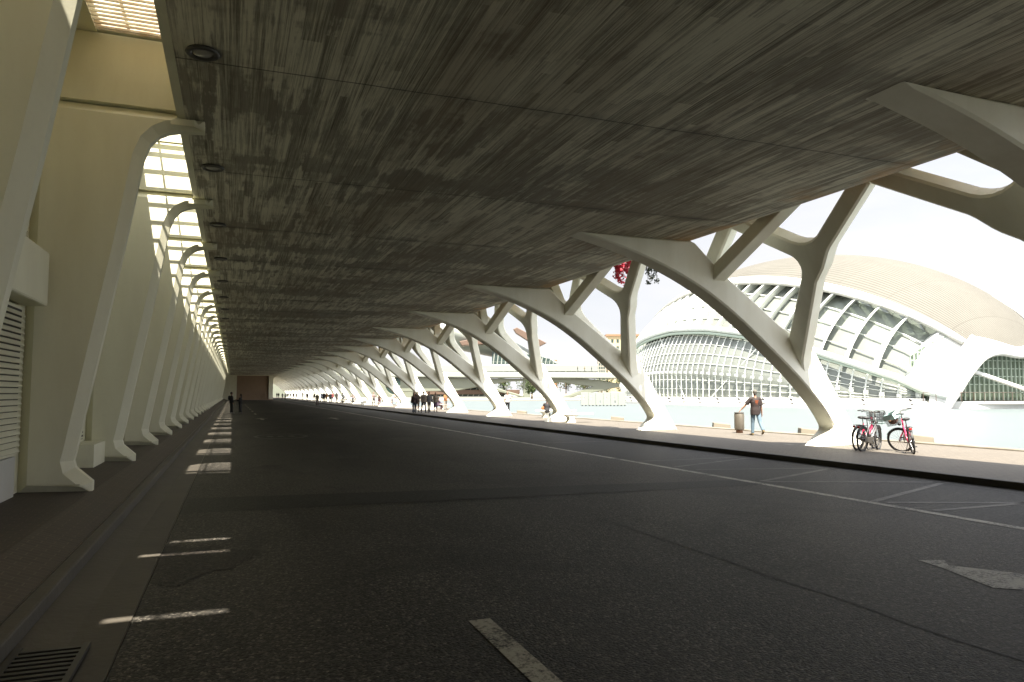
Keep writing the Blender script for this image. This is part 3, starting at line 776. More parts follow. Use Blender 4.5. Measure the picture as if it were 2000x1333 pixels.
# floor and the inner dome
fm = MB(); pts = [(math.cos(2*PI*i/60)*HB*.97, math.sin(2*PI*i/60)*HA*.97, .5) for i in range(60)]; fm.add(pts, [tuple(range(60))]); fm.build('floor_slab', M['stone'], hem)
dm = MB(); dm.sphere((0, -4, 2), (13.5, 16, 11), 40, 24); dm.build('inner_dome', M['stone'], hem, True)
rl = MB()
for k in range(9):
    x = -13+k*1.6; y = -(42.6-abs(x+6)*.12); rl.bar((x, y, .8), (x, y, 1.85), .05); rl.bar((x, y, 1.85), (x+1.6, -(42.6-abs(x+7.6)*.12), 1.85), .05)
rl.build('railing', M['brown'], hem)

# ------------------------------------------------------------------ things by the pool
for k, (x, y) in enumerate([(22.6, 19.3), (22.3, 24.2), (22.4, 30.2), (22.4, 40.6), (22.5, 57.0), (22.4, 75.0)]):
    o = MB().add([(-.48, -.35, -.3), (.42, -.35, -.3), (.42, .35, -.3), (-.48, .35, -.3), (-.42, -.28, .36), (.36, -.30, .27), (.36, .30, .27), (-.42, .28, .36)],
                 [(0,3,2,1),(4,5,6,7),(0,1,5,4),(1,2,6,5),(2,3,7,6),(3,0,4,7)]).build('pool_block', M['pblock'] if 'pblock' in M else M.setdefault('pblock', plain('tan_block', (.15, .13, .095), .7, .1)), bevel=.02)
    o.location = (x, y, 0); o.rotation_euler.z = -.5
    tag(o, ['low tan wedge block in the pool behind the single pink bicycle', 'low tan wedge block in the pool left of the arch by the bicycles', 'low tan wedge block in the pool left of the steel bin', 'low tan wedge block in the pool right of the flared bench',
            'low tan wedge block in the pool left of the seated figure in cap', 'low tan wedge block in the pool beyond the fifth arch foot'][k], 'pool block', 'tan wedge blocks in the shallow pool')

b = empty('litter_bin', (19.78, 25.5, .136)); tag(b, 'tall brushed steel litter bin the man reaches for', 'litter bin')
MB().lathe([(.14, 0), (.14, .12), (.13, .14)], 20).build('pedestal', M['terracotta'], b, True)
mb = MB(); mb.lathe([(.17, .13), (.19, .15), (.19, .80), (.18, .82)], 24); mb.build('drum', M['steel'], b, True)
mb = MB()
for k in range(24):
    a = 2*PI*k/24; mb.bar((.194*math.cos(a), .194*math.sin(a), .17), (.194*math.cos(a), .194*math.sin(a), .79), .012, .012)
mb.build('ribbing', M['steel'], b)
MB().lathe([(.15, .82), (.20, .82), (.20, .85), (.14, .86), (.13, .82)], 24).build('lid_ring', M['greyplastic'], b, True)

def flared_bench(x, y, rz, lab, L=2.7, legs=None):
    b = empty('stone_bench', (x, y, .136), rz); tag(b, lab, 'bench', 'flared stone benches between the arches')
    mb = MB(); mb.prism([(-L/2, .44), (L/2, .44), (L/2-.02, .52), (-L/2+.02, .52)], [], .62, .015, lambda u, v, w_: (u, w_-.31, v)); mb.build('seat', M['arch'], b)
    for c in (legs or (-L*.27, L*.27)):
        mb = MB()
        mb.prism([(c-.24, 0), (c+.24, 0), (c+.13, .16), (c+.16, .30), (c+.42, .439), (c-.42, .439), (c-.16, .30), (c-.13, .16)], [], .50, .015, lambda u, v, w_: (u, w_-.25, v)); mb.build('leg', M['arch'], b)
    return b
flared_bench(18.2, 37.75, -.05, 'white stone bench on one flared pedestal beside the third arch foot', 1.8, (-.38,))
flared_bench(20.3, 45.3, -.05, 'white stone bench carrying the seated figure in a cap')
flared_bench(19.4, 72.6, -.05, 'white stone bench the woman in purple sits on')
flared_bench(20.8, 101.6, -.05, 'white stone bench beside the bending figure')
flared_bench(17.2, 100.4, .0, 'stone bench behind the standing figure with a backpack')

# white panels across the pool
wp = empty('panel_barrier', (49, 93, -.06), -.37); tag(wp, 'low row of white cut-out panels standing in the pool left of the glass hall', 'barrier')
for k in range(6):
    x0 = -3.15+k*1.05
    sl_ = [[(x0+.30+.02*k, .95), (x0+.48, .95), (x0+.48, 1.45), (x0+.30+.02*k, 1.45)]] if k in (0, 1, 3, 4) else []
    if k in (2, 4): sl_.append([(x0+.5, .35), (x0+.68, .35), (x0+.68, .75), (x0+.5, .75)])
    mb = MB(); mb.prism([(x0, .12), (x0+1.03, .12), (x0+1.03, 1.92-.03*(k % 3)), (x0, 1.92-.03*(k % 2))], sl_, .3, .015, lambda u, v, w_: (u, w_, v)); mb.build('panel', M['farwhite'], wp)
mb = MB()
for k in range(13): mb.box(-3.05+k*.5, -2.85+k*.5, .02, .28, -.2, .118)
mb.build('feet', M['black'], wp)

# ------------------------------------------------------------------ bicycles
def bicycle(name, lab, loc, rz, lean, steer, frame_mat, basket=None, crate=False, cover=None):
    """rear wheel touches the ground at the origin, the bicycle points along +Y"""
    t = empty(name, loc, rz); t.rotation_euler = (0, lean, rz); tag(t, lab, 'bicycle', 'bicycles parked on the promenade')
    rw, WB = .34, 1.08
    def wheel(par, y, z):
        w_ = bpy.data.objects.new('wheel', None); link(w_, par); w_.location = (0, y, z); w_.empty_display_size = .1
        mb = MB(); mb.tube([(0, rw*math.cos(a), rw*math.sin(a)) for a in [2*PI*i/40 for i in range(40)]], .027, 8, closed=True, side=(1, 0, 0)); mb.build('tyre', M['black'], w_, True)
        mb = MB(); mb.tube([(0, (rw-.03)*math.cos(a), (rw-.03)*math.sin(a)) for a in [2*PI*i/40 for i in range(40)]], (.012), 6, closed=True, side=(1, 0, 0)); mb.build('rim', M['greyplastic'], w_, True)
        mb = MB()
        for i in range(24):
            a = 2*PI*i/24; s = .03 if i % 2 else -.03; mb.bar((s, .02*math.cos(a+.6), .02*math.sin(a+.6)), (0, (rw-.035)*math.cos(a), (rw-.035)*math.sin(a)), .0035)
        mb.build('spokes', M['chrome'], w_)
        mb = MB(); mb.tube([(-.05, 0, 0), (.05, 0, 0)], .024, 10); mb.build('hub', M['chrome'], w_, True)
        return w_
    wheel(t, 0, rw)
    H0 = Vector((0, .80, .94)); H1 = Vector((0, .86, .68)); BB = Vector((0, .46, .29)); ST = Vector((0, .28, .78)); RA = Vector((0, 0, rw))
    mb = MB(); mb.tube([H1, (0, .70, .46), BB], .023, 8); mb.tube([H1+Vector((0, -.015, .06)), (0, .66, .58), (0, .42, .42)], .018, 8); mb.tube([BB, ST], .018, 8); mb.tube([H0, H1], .022, 8)
    for s in (-1, 1): mb.tube([(s*.02, .44, .29), (s*.06, 0, rw)], .011, 6); mb.tube([(s*.02, .31, .66), (s*.06, 0, rw)], .009, 6)
    mb.build('frame', frame_mat, t, True)
    mb = MB(); mb.tube([ST, (0, .24, .90)], .013, 8); mb.build('seat_post', M['chrome'], t, True)
    mb = MB(); mb.sphere((0, .16, .945), (.105, .10, .045), 14, 8); mb.sphere((0, .29, .94), (.05, .15, .035), 12, 8); mb.build('saddle', M['black'], t, True)
    mb = MB()
    for r_ in (rw+.035,):
        mb.tube([(0, r_*math.cos(a), rw+r_*math.sin(a)) for a in [R(20+150*i/18) for i in range(19)]], [(.030, .004)]*19, 8, side=(1, 0, 0))
    mb.build('mudguard', M['black'], t, True)
    mb = MB()
    for s in (-.06, .06): mb.tube([(s, .20, .73), (s, -.26, .73)], .008, 6); mb.tube([(s, -.12, .73), (s*1.05, 0, rw)], .006, 6)
    for y in (.1, -.05, -.2): mb.tube([(-.06, y, .735), (.06, y, .735)], .006, 6)
    mb.build('rack', M['black'], t, True)
    mb = MB(); mb.box(-.035, .035, -.30, -.27, .66, .72); mb.build('tail_light', M['red'], t, bevel=.008)
    mb = MB(); pts = [(.075, .46+.11*math.cos(a), .29+.11*math.sin(a)) for a in [R(-90+180*i/10) for i in range(11)]]+[(.075, .0+.05*math.cos(a), rw+.05*math.sin(a)) for a in [R(90+180*i/8) for i in range(9)]]
    mb.prism([(p[1], p[2]) for p in pts], [], .03, .006, lambda u, v, w_: (.06+w_, u, v)); mb.build('chain_guard', M['greyplastic'], t)
    cr_ = MB(); cr_.tube([(-.10, .46, .29), (.10, .46, .29)], .016, 8); cr_.tube([(.10, .46, .29), (.105, .52, .14)], .011, 6); cr_.tube([(-.10, .46, .29), (-.105, .40, .44)], .011, 6)
    c_ = cr_.build('crank', M['chrome'], t, True)
    for a, b_ in (((.105, .52, .14), (.20, .52, .14)), ((-.105, .40, .44), (-.20, .40, .44))):
        mb = MB(); mb.box(min(a[0], b_[0]), max(a[0], b_[0]), a[1]-.04, a[1]+.04, a[2]-.014, a[2]+.014); mb.build('pedal', M['black'], c_, bevel=.005)
    mb = MB(); mb.tube([(-.03, .40, .27), (-.13, .36, .02), (-.19, .37, .0)], .009, 6)
    mb.tube([(.03, .40, .27), (.12, .36, .02), (.18, .37, .0)], .009, 6); mb.build('kickstand', M['black'], t, True)
    # steered part: turns about the head tube
    f = bpy.data.objects.new('fork', None)
    ax = (H0-H1).normalized()
    fm_ = MB(); fm_.tube([H1+ax*.02, H1-ax*.06], .02, 8)
    FA = Vector((0, WB, rw))
    for s in (-1, 1): fm_.tube([H1-ax*.06+Vector((s*.01, 0, 0)), H1-ax*.10+Vector((s*.05, .01, 0)), FA+Vector((s*.05, -.05, .09)), FA+Vector((s*.05, 0, 0))], .012, 6)
    me = fm_.mesh('fork', True); me.materials.append(frame_mat if frame_mat is not M['silver'] else M['black']); f = bpy.data.objects.new('fork', me); link(f, t)
    Tm = Matrix.Translation(H1) @ Matrix.Rotation(steer, 4, ax) @ Matrix.Translation(-H1)
    f.matrix_basis = Tm
    w_ = wheel(t, WB, rw); w_.matrix_basis = Tm @ Matrix.Translation((0, WB, rw))
    def on(mb, nm, mat, par=t, **kw):
        o = mb.build(nm, mat, par, **kw)
        if par is t: o.matrix_basis = Tm
        return o
    mb = MB(); mb.tube([(0, WB+(rw+.035)*math.cos(a), rw+(rw+.035)*math.sin(a)) for a in [R(35+120*i/14) for i in range(15)]], [(.030, .004)]*15, 8, side=(1, 0, 0)); on(mb, 'mudguard', M['black'], smooth=True)
    mb = MB(); mb.tube([H0, H0+ax*.14], .014, 8)
    top = H0+ax*.14
    for s in (-1, 1): mb.tube([top, top+Vector((s*.10, .05, .05)), top+Vector((s*.24, .02, .07)), top+Vector((s*.29, -.12, .05))], .011, 8)
    hb = on(mb, 'handlebar', M['greyplastic'], smooth=True)
    for s in (-1, 1):
        g = MB(); g.tube([top+Vector((s*.275, -.06, .055)), top+Vector((s*.30, -.20, .045))], .018, 8); g.tube([top+Vector((s*.22, .05, .05)), top+Vector((s*.27, -.05, .02))], .007, 6); g.build('grip', M['black'], hb, True)
    mb = MB(); mb.sphere((0, .93, .80), (.04, .05, .045), 10, 7); on(mb, 'head_lamp', M['black'], smooth=True)
    if basket:
        mb = MB(); x0, x1, y0, y1, z0, z1 = -.19, .19, .90, 1.22, .82, 1.08
        for k in range(9):
            q = k/8
            for (ax_, ay_, bx_, by_) in ((x0+(x1-x0)*q, y0, x0+(x1-x0)*q, y0), (x0+(x1-x0)*q, y1, x0+(x1-x0)*q, y1), (x0, y0+(y1-y0)*q, x0, y0+(y1-y0)*q), (x1, y0+(y1-y0)*q, x1, y0+(y1-y0)*q)):
                mb.bar((ax_*.82, (ay_-1.06)*.82+1.06, z0), (bx_, by_, z1), .005)
            mb.bar((x0*.82, (y0+(y1-y0)*q-1.06)*.82+1.06, z0), (x1*.82, (y0+(y1-y0)*q-1.06)*.82+1.06, z0), .005)
        for k in range(6):
            q = .82+.18*k/5; z = z0+(z1-z0)*k/5; P_ = [(x*q, (y-1.06)*q+1.06, z) for x, y in ((x0, y0), (x1, y0), (x1, y1), (x0, y1))]
            for i in range(4): mb.bar(P_[i], P_[(i+1) % 4], .009 if k == 5 else .005)
        bk = on(mb, 'basket', M['black'])
        if cover:
            mb = MB(); mb.sphere((0, 1.06, .93), (.15, .13, .10), 12, 8); mb.build('basket_load', M['terracotta'], bk, True)
            mb = MB(); P0 = [(-.2, .89, 1.0), (.2, .89, 1.0), (.2, 1.23, 1.0), (-.2, 1.23, 1.0)]; P1 = [(-.2, .92, 1.16), (.17, .95, 1.18), (.16, 1.2, 1.13), (-.22, 1.18, 1.15)]
            mb.add(P0+P1, [(0, 1, 5, 4), (1, 2, 6, 5), (2, 3, 7, 6), (3, 0, 4, 7)]); o = mb.build('basket_liner', plain('pale_blue_cloth', (.42, .62, .62), .7), bk)
    if crate:
        mb = MB()
        for z in (.76, .84): 
            for s in (-.17, .17): mb.bar((s, .86, z), (s, 1.2, z), .016)
            for y in (.86, 1.2): mb.bar((-.17, y, z), (.17, y, z), .016)
        for s in (-.17, .17):
            for y in (.86, 1.2): mb.bar((s, y, .74), (s, y, 1.0), .012)
        on(mb, 'front_rack', plain('green_grey_rack', (.10, .15, .14), .4))
    return t
bicycle('bicycle', 'silver and black bicycle with saddle nearest the arch foot, in the parked pair', (16.88, 16.3, .136), R(-70), .05, .18, M['silver'], basket=True, crate=True)
bicycle('bicycle', 'pink bicycle standing behind the silver one in the parked pair', (17.08, 16.66, .136), R(-71), .06, .05, M['pink'], basket=True)
bicycle('bicycle', 'pink bicycle parked alone with front wheel turned and basket with pale liner', (17.45, 15.1, .136), R(-40), -.14, 1.02, M['pink'], basket=True, cover=True)

# ------------------------------------------------------------------ people
def fab(name, col, rough=.8): 
    k = 'fab'+name
    if k not in M: M[k] = plain(name, tuple(x*.42 for x in col), rough, .18, 9, obj=True)
    return M[k]
SKIN = plain('skin', (.30, .165, .11), .5, .06, 12, obj=True); SKIN_D = plain('skin_dark', (.28, .15, .09), .5, .06, 12, obj=True)
LIP = plain('lips', (.40, .12, .10), .5); EYE = plain('eye_dark', (.02, .015, .012), .3)
CACHE = {}
def remeshed(mb, vox, smooth_it=4):
    me = mb.mesh('tmp'); o = bpy.data.objects.new('tmp', me); C.objects.link(o)
    r = o.modifiers.new('r', 'REMESH'); r.mode = 'VOXEL'; r.voxel_size = vox; r.use_smooth_shade = True
    s = o.modifiers.new('s', 'SMOOTH'); s.factor = .5; s.iterations = smooth_it
    dg_ = bpy.context.evaluated_depsgraph_get(); dg_.update()
    out = bpy.data.meshes.new_from_object(o.evaluated_get(dg_)); bpy.data.objects.remove(o); bpy.data.meshes.remove(me)
    for p in out.polygons: p.use_smooth = True
    return out
V = Vector
def pose_points(p):
    """joint positions for a 1.75 m figure facing +Y, right hand at +X"""
    Hh = 1.75; J = {}
    lean = p.get('lean', 0.0); hipz = p.get('hipz', .525*Hh)
    J['hip'] = V((0, 0, hipz)); Rl = Matrix.Rotation(-lean, 3, 'X'); tw = Matrix.Rotation(p.get('twist', 0.0), 3, 'Z')
    def up(x, y, z): return J['hip']+Rl @ (tw @ V((x, y, z)))
    J['waist'] = up(0, 0, .17); J['chest'] = up(0, .0, .36); J['neck'] = up(0, -.01, .53); 
    hd = p.get('head', 0.0); hy = p.get('headyaw', 0.0)
    Rh = Matrix.Rotation(-lean*.35-hd, 3, 'X') @ Matrix.Rotation(hy, 3, 'Z'); J['Rh'] = Rh
    J['skull'] = J['neck']+Rh @ V((0, .015, .20))
    for s, n in ((-1, 'L'), (1, 'R')):
        a, k = p['leg'+n]; ab = p.get('legab', .03)
        h = V((s*.092, 0, hipz-.02)); J['hip'+n] = h
        kn = h+V((s*.44*math.sin(ab), .44*math.sin(a), -.44*math.cos(a)*math.cos(ab))); an = kn+V((s*.01, .41*math.sin(a-k), -.41*math.cos(a-k)))
        J['knee'+n] = kn; J['ank'+n] = an; ft = p.get('foot'+n, 0.0)
        J['toe'+n] = an+V((s*.02, .17*math.cos(ft), -.055+.17*math.sin(ft))); J['heel'+n] = an+V((0, -.06*math.cos(ft), -.05-.06*math.sin(ft)))
        sa, sb, e = p['arm'+n]
        sh = up(s*.185, -.01, .475); J['sh'+n] = sh
        d = V((s*math.sin(sb), math.sin(sa)*math.cos(sb), -math.cos(sa)*math.cos(sb))); d = Rl @ d if p.get('armlean') else d
        el_ = sh+d*.30; J['el'+n] = el_
        inw = p.get('in'+n, 0.0)
        d2 = V((d.x-s*inw, math.sin(sa+e)*math.cos(sb), -math.cos(sa+e)*math.cos(sb))).normalized()
        wr = el_+d2*.26; J['wr'+n] = wr; J['hd'+n] = d2
    return J
def body_mb(J, female=False, hand_r=1.0):
    mb = MB()
    mb.tube([J['hip']+V((0, 0, -.09)), J['hip']+V((0, 0, .04)), J['waist'], J['chest'], J['neck']+V((0, 0, -.06)), J['neck']], [(.13, .10), (.155, .11), (.125, .09), (.16, .105), (.12, .07), (.055, .055)], 14, side=(1, 0, 0))
    Rh = J['Rh']; sk = J['skull']
    mb.tube([J['neck']+V((0, 0, -.05)), J['neck']+Rh @ V((0, .01, .10))], [.056, .052], 10)
    mb.sphere(sk+Rh @ V((0, -.005, .02)), (.074, .092, .095), 14, 10)
    mb.sphere(sk+Rh @ V((0, .025, -.055)), (.055, .062, .065), 12, 8)
    mb.tube([sk+Rh @ V((0, .085, .015)), sk+Rh @ V((0, .112, -.03))], [.010, .017], 6)
    for s in (-1, 1): mb.sphere(sk+Rh @ V((s*.076, -.005, -.01)), (.012, .022, .032), 8, 6)
    for s, n in ((-1, 'L'), (1, 'R')):
        mb.tube([J['hip'+n]+V((0, 0, .04)), J['hip'+n]+(J['knee'+n]-J['hip'+n])*.35, J['knee'+n], J['knee'+n]+(J['ank'+n]-J['knee'+n])*.3, J['ank'+n]], [.085, .08, .055, .058, .036], 10)
        mb.tube([J['heel'+n]+V((0, 0, .02)), J['ank'+n]+V((0, .02, -.03)), J['toe'+n]], [.032, .038, .025], 8)
        mb.sphere(J['sh'+n], .062, 10, 7)
        mb.tube([J['sh'+n], J['sh'+n]+(J['el'+n]-J['sh'+n])*.4, J['el'+n], J['el'+n]+(J['wr'+n]-J['el'+n])*.3, J['wr'+n]], [.055, .05, .04, .041, .027], 10)
        d = J['hd'+n]; w0 = J['wr'+n]
        fr = V((0, 1, 0)) if abs(d.y) < .75 else V((0, 0, 1)); fr = (fr-d*fr.dot(d)).normalized(); sd = d.cross(fr).normalized()*(-s)
        # palm in the plane of d and fr, thin across sd; thumb at the front edge
        mb.tube([w0, w0+d*.045, w0+d*.088], [(.026, .020), (.039, .017), (.040, .014)], 10, side=fr)
        for i, ln in enumerate((.066, .076, .070, .054)):
            b0 = w0+d*.084+fr*(.030-.020*i); c1 = b0+d*ln*.45+sd*.006; c2 = b0+d*ln*.8+sd*.020; c3 = b0+d*ln*.98+sd*.034
            mb.tube([b0-d*.012, c1, c2, c3], [.0092*hand_r, .009*hand_r, .0082*hand_r, .0068*hand_r], 7)
        t0 = w0+d*.028+fr*.030; mb.tube([t0-fr*.012, t0+d*.022+fr*.022+sd*.006, t0+d*.052+fr*.030+sd*.014], [.0125*hand_r, .0105*hand_r, .008*hand_r], 7)
    return mb
def top_mb(J, sleeve, loose, length=0.0):
    mb = MB(); l = loose
    mb.tube([J['hip']+V((0, 0, -.06-length)), J['hip']+V((0, 0, .04)), J['waist'], J['chest'], J['chest']+(J['neck']-J['chest'])*.60, J['neck']+V((0, 0, -.02))], [(.192+l, .158+l), (.190+l, .150+l), (.168+l, .130+l), (.188+l, .138+l), (.165+l, .105+l), (.068, .066)], 18, side=(1, 0, 0))
    for n in 'LR':
        e = J['el'+n]; w_ = J['wr'+n]; sh = J['sh'+n]; inn = (J['neck']+J['chest'])/2
        mb.tube([J['neck']+V((0, 0, -.045)), (J['neck']+V((0, 0, -.05)))*.45+sh*.55+V((0, 0, .022)), sh], [.062, .062+l*.5, .070+l*.5], 10)
        mb.tube([inn, sh+(inn-sh)*.3, sh], [.09, .085, .068], 10)
        if sleeve == 'short': mb.tube([sh+(inn-sh)*.25, sh, sh+(e-sh)*.4, sh+(e-sh)*.85], [.07+l*.5, .068+l*.7, .070+l, .076+l], 10)
        elif sleeve == 'long': mb.tube([sh+(inn-sh)*.25, sh, sh+(e-sh)*.4, e, e+(w_-e)*.5, e+(w_-e)*.96], [.07+l*.5, .068+l*.7, .064+l, .054+l, .05+l, .042+l], 10)
    return mb
def bottom_mb(J, kind):
    mb = MB()
    mb.tube([J['hip']+V((0, 0, -.11)), J['hip']+V((0, 0, -.02)), J['hip']+V((0, 0, .10))], [(.150, .115), (.172, .128), (.155, .112)], 14, side=(1, 0, 0))
    for n in 'LR':
        h, k, a = J['hip'+n], J['knee'+n], J['ank'+n]
        if kind == 'shorts': mb.tube([h+V((0, 0, .04)), h+(k-h)*.4, h+(k-h)*.9], [.100, .100, .092], 10)
        elif kind == 'skirt': pass
        else: mb.tube([h+V((0, 0, .04)), h+(k-h)*.35, k, k+(a-k)*.4, k+(a-k)*.97], [.100, .095, .072, .068, .062 if kind == 'trousers' else .078], 10)
    if kind == 'skirt':
        c = (J['kneeL']+J['kneeR'])/2; mb.tube([J['hip']+V((0, 0, -.08)), J['hip']+(c-J['hip'])*.5, c+V((0, 0, -.02))], [(.175, .13), (.19, .16), (.21, .18)], 16, side=(1, 0, 0))
    return mb
def shoe_mb(J, n):
    mb = MB(); hl, tp, an = J['heel'+n], J['toe'+n], J['ank'+n]
    mb.tube([hl+V((0, -.015, .012)), hl+(tp-hl)*.3+V((0, 0, .016)), hl+(tp-hl)*.75+V((0, 0, .008)), tp+V((0, .03, .004))], [(.036, .036), (.043, .042), (.048, .034), (.034, .026)], 10, side=(1, 0, 0))
    mb.tube([an+V((0, -.01, -.05)), an+V((0, 0, .02))], [.045, .042], 10); return mb
def hair_mb(J, kind):
    mb = MB(); Rh = J['Rh']; k = J['skull']
    mb.sphere(k+Rh @ V((0, -.018, .032)), (.084, .096, .094), 14, 9)
    if kind == 'long':
        mb.tube([k+Rh @ V((0, -.06, .05)), k+Rh @ V((0, -.085, -.08)), k+Rh @ V((0, -.085, -.24)), k+Rh @ V((0, -.08, -.36))], [(.08, .05), (.095, .045), (.10, .04), (.05, .02)], 12, side=(1, 0, 0))
        for s in (-1, 1): mb.tube([k+Rh @ V((s*.065, .02, .04)), k+Rh @ V((s*.082, .01, -.08)), k+Rh @ V((s*.085, .02, -.22))], [.03, .03, .015], 8)
    elif kind == 'short': mb.sphere(k+Rh @ V((0, -.05, -.02)), (.072, .05, .07), 10, 7)
    elif kind == 'bun': mb.sphere(k+Rh @ V((0, -.10, .06)), .045, 10, 7)
    elif kind == 'cap': mb.tube([k+Rh @ V((0, .06, .065)), k+Rh @ V((0, .16, .05))], [(.07, .012), (.055, .006)], 10, side=(1, 0, 0))
    return mb
POSES = {
 'walk_away': dict(legL=(.10, .10), legR=(-.38, .30), footR=-.55, armL=(.35, .62, .10), armR=(-.05, .16, .22), lean=.03),
 'walk': dict(legL=(.30, .08), legR=(-.25, .30), footR=-.35, armL=(-.28, .10, .25), armR=(.28, .10, .25), lean=.03),
 'stroll': dict(legL=(-.16, .16), legR=(.20, .05), armL=(.15, .12, .3), armR=(-.15, .12, .3), lean=.02),
 'stand': dict(legL=(.02, .02), legR=(-.02, .03), armL=(.05, .12, .2), armR=(.05, .12, .2)),
 'phone': dict(legL=(.03, .03), legR=(-.03, .05), armL=(.15, .10, 1.5), inL=.3, armR=(.1, .14, .4), head=-.15),
 'hold': dict(legL=(.03, .05), legR=(-.05, .05), armL=(.25, .12, 1.7), inL=.4, armR=(.25, .12, 1.7), inR=.4, head=-.1),
 'hips': dict(legL=(.0, .0), legR=(.06, .1), armL=(-.1, .5, 1.0), inL=.8, armR=(.05, .12, .2)),
 'pocket': dict(legL=(.0, .02), legR=(.10, .12), armL=(-.12, .22, .55), inL=.2, armR=(-.12, .22, .55), inR=.2),
 'sit': dict(hipz=.56, legL=(1.45, 1.42), legR=(1.35, 1.5), legab=.08, armL=(.55, .14, .75), armR=(.55, .14, .7), lean=.14),
 'sit_low': dict(hipz=.56, legL=(1.30, 1.6), legR=(1.45, 1.4), legab=.08, armL=(.7, .14, .9), inL=.3, armR=(.6, .14, .9), inR=.3, lean=.25, head=-.3),
 'bend': dict(legL=(.10, .12), legR=(-.12, .15), armL=(.5, .1, .3), armR=(.5, .1, .3), lean=.65, head=.1),
 'photo': dict(legL=(.05, .05), legR=(-.05, .05), armL=(1.1, .15, 1.2), inL=.5, armR=(1.1, .15, 1.2), inR=.5),
 'ride': dict(hipz=.93, legL=(.95, 1.15), legR=(.45, .75), armL=(.75, .10, .35), armR=(.75, .10, .35), lean=.25),
}
def part(key, mbf, vox, name, mat, parent):
    if key not in CACHE:
        me = remeshed(mbf(), vox); me.materials.append(mat); CACHE[key] = me
    o = bpy.data.objects.new(name, CACHE[key]); link(o, parent)
    o.material_slots[0].link = 'OBJECT'; o.material_slots[0].material = mat
    return o
def person(loc, face, pose, lab, H=1.72, near=False, top='short', topc=('grey_shirt', (.2, .2, .2)), loose=0.0, bottom='trousers', botc=('dark_trousers', (.03, .035, .05)), hair='short', hairc=('dark_hair', (.025, .017, .012)), shoe=('dark_shoes', (.03, .03, .03)), skin=None, group='people along the promenade', bag=None, length=0.0):
    """face: heading in degrees, 0 = towards +Y (away from the camera), clockwise"""
    J = pose_points(POSES[pose]); q = 1 if near else 0; s = H/1.75
    zmin = min(J['toeL'].z, J['toeR'].z, J['heelL'].z, J['heelR'].z)-.028
    t = empty('person', loc, R(-face)); t.scale = (s, s, s); t.location.z = loc[2]-zmin*s if 'sit' not in pose and pose != 'ride' else loc[2]
    tag(t, lab, 'person', group)
    vb, vc = (.0085, .011) if near else (.014, .018)
    sk = skin or SKIN
    part(('b', pose, q), lambda: body_mb(J, hand_r=1.0 if near else 1.25), vb, 'body', sk, t)
    part(('t', pose, top, round(loose, 3), length, q), lambda: top_mb(J, top, loose, length), vc, 'top', fab(*topc), t)
    part(('p', pose, bottom, q), lambda: bottom_mb(J, bottom), vc, bottom if bottom != 'flared' else 'trousers', fab(*botc), t)
    for n in 'LR': part(('s', pose, n, q), lambda: shoe_mb(J, n), vb, 'shoe', fab(*shoe), t)
    part(('h', pose, hair, q), lambda: hair_mb(J, hair), vb, 'cap' if hair == 'cap' else 'hair', fab(*hairc), t)
    Rh = J['Rh']; k = J['skull']
    if near:
        for sd in (-1, 1):
            mb = MB(); mb.sphere(k+Rh @ V((sd*.031, .083, .012)), (.011, .008, .008), 8, 6); mb.build('eye', EYE, t, True)
        mb = MB(); mb.sphere(k+Rh @ V((0, .083, -.068)), (.022, .008, .008), 8, 6); mb.build('mouth', LIP, t, True)
    if bag:
        nm, c, off, sz = bag
        mb = MB(); mb.sphere(J['chest']+V(off), sz, 14, 9); o = mb.build(nm, fab(nm+'_cloth', c), t, True)
        mb = MB()
        for sd in (-.10, .10): mb.tube([J['neck']+V((sd, off[1]*.3, -.05)), J['chest']+V((sd, -off[1]*.55, .02)), J['chest']+V((sd, off[1]*.5, -.10))], .014, 6)
        mb.build('strap', fab(nm+'_cloth', c), o, True)
    return t
JEANS = ('blue_jeans', (.11, .19, .30)); DJEANS = ('dark_jeans', (.035, .055, .10)); BLK = ('black_cloth', (.012, .012, .014)); WHT = ('white_cloth', (.75, .75, .73)); GREY = ('grey_cloth', (.22, .22, .22))
man = person((19.20, 23.75, .136), 15, 'walk_away', 'man in brown shirt and jeans walking away past the steel bin', 1.74, True, 'short', ('brown_shirt', (.035, .018, .014)), .012, 'trousers', ('faded_jeans', (.20, .31, .40)), 'short', ('grey_hair', (.20, .19, .16)), ('tan_shoes', (.30, .22, .10)), length=.08)
J = pose_points(POSES['walk_away'])
mb = MB(); bk = J['chest']
mb.box(bk.x-.075, bk.x+.075, bk.y-.152, bk.y-.147, bk.z+.045, bk.z+.075); mb.box(bk.x-.06, bk.x+.055, bk.y-.150, bk.y-.146, bk.z-.03, bk.z+.035); mb.box(bk.x-.035, bk.x-.015, bk.y-.149, bk.y-.145, bk.z-.09, bk.z-.04); mb.box(bk.x+.012, bk.x+.03, bk.y-.149, bk.y-.145, bk.z-.10, bk.z-.04)
mb.build('shirt_print', fab('orange_print', (.40, .09, .02)), man)
# couple by the wall
person((-.05, 69.0, .0), 75, 'pocket', 'young man in black with white trainers standing by the sunlit bars', 1.82, True, 'long', BLK, .012, 'trousers', BLK, 'short', shoe=('white_trainers', (.8, .8, .8)), bag=('backpack', (.012, .012, .014), (0, -.19, .0), (.14, .09, .20)), group='couple in black by the wall')
person((.68, 68.8, .0), -75, 'hold', 'woman in black with long hair facing the young man', 1.66, True, 'long', BLK, .008, 'trousers', BLK, 'long', shoe=('grey_trainers', (.35, .35, .35)), group='couple in black by the wall')
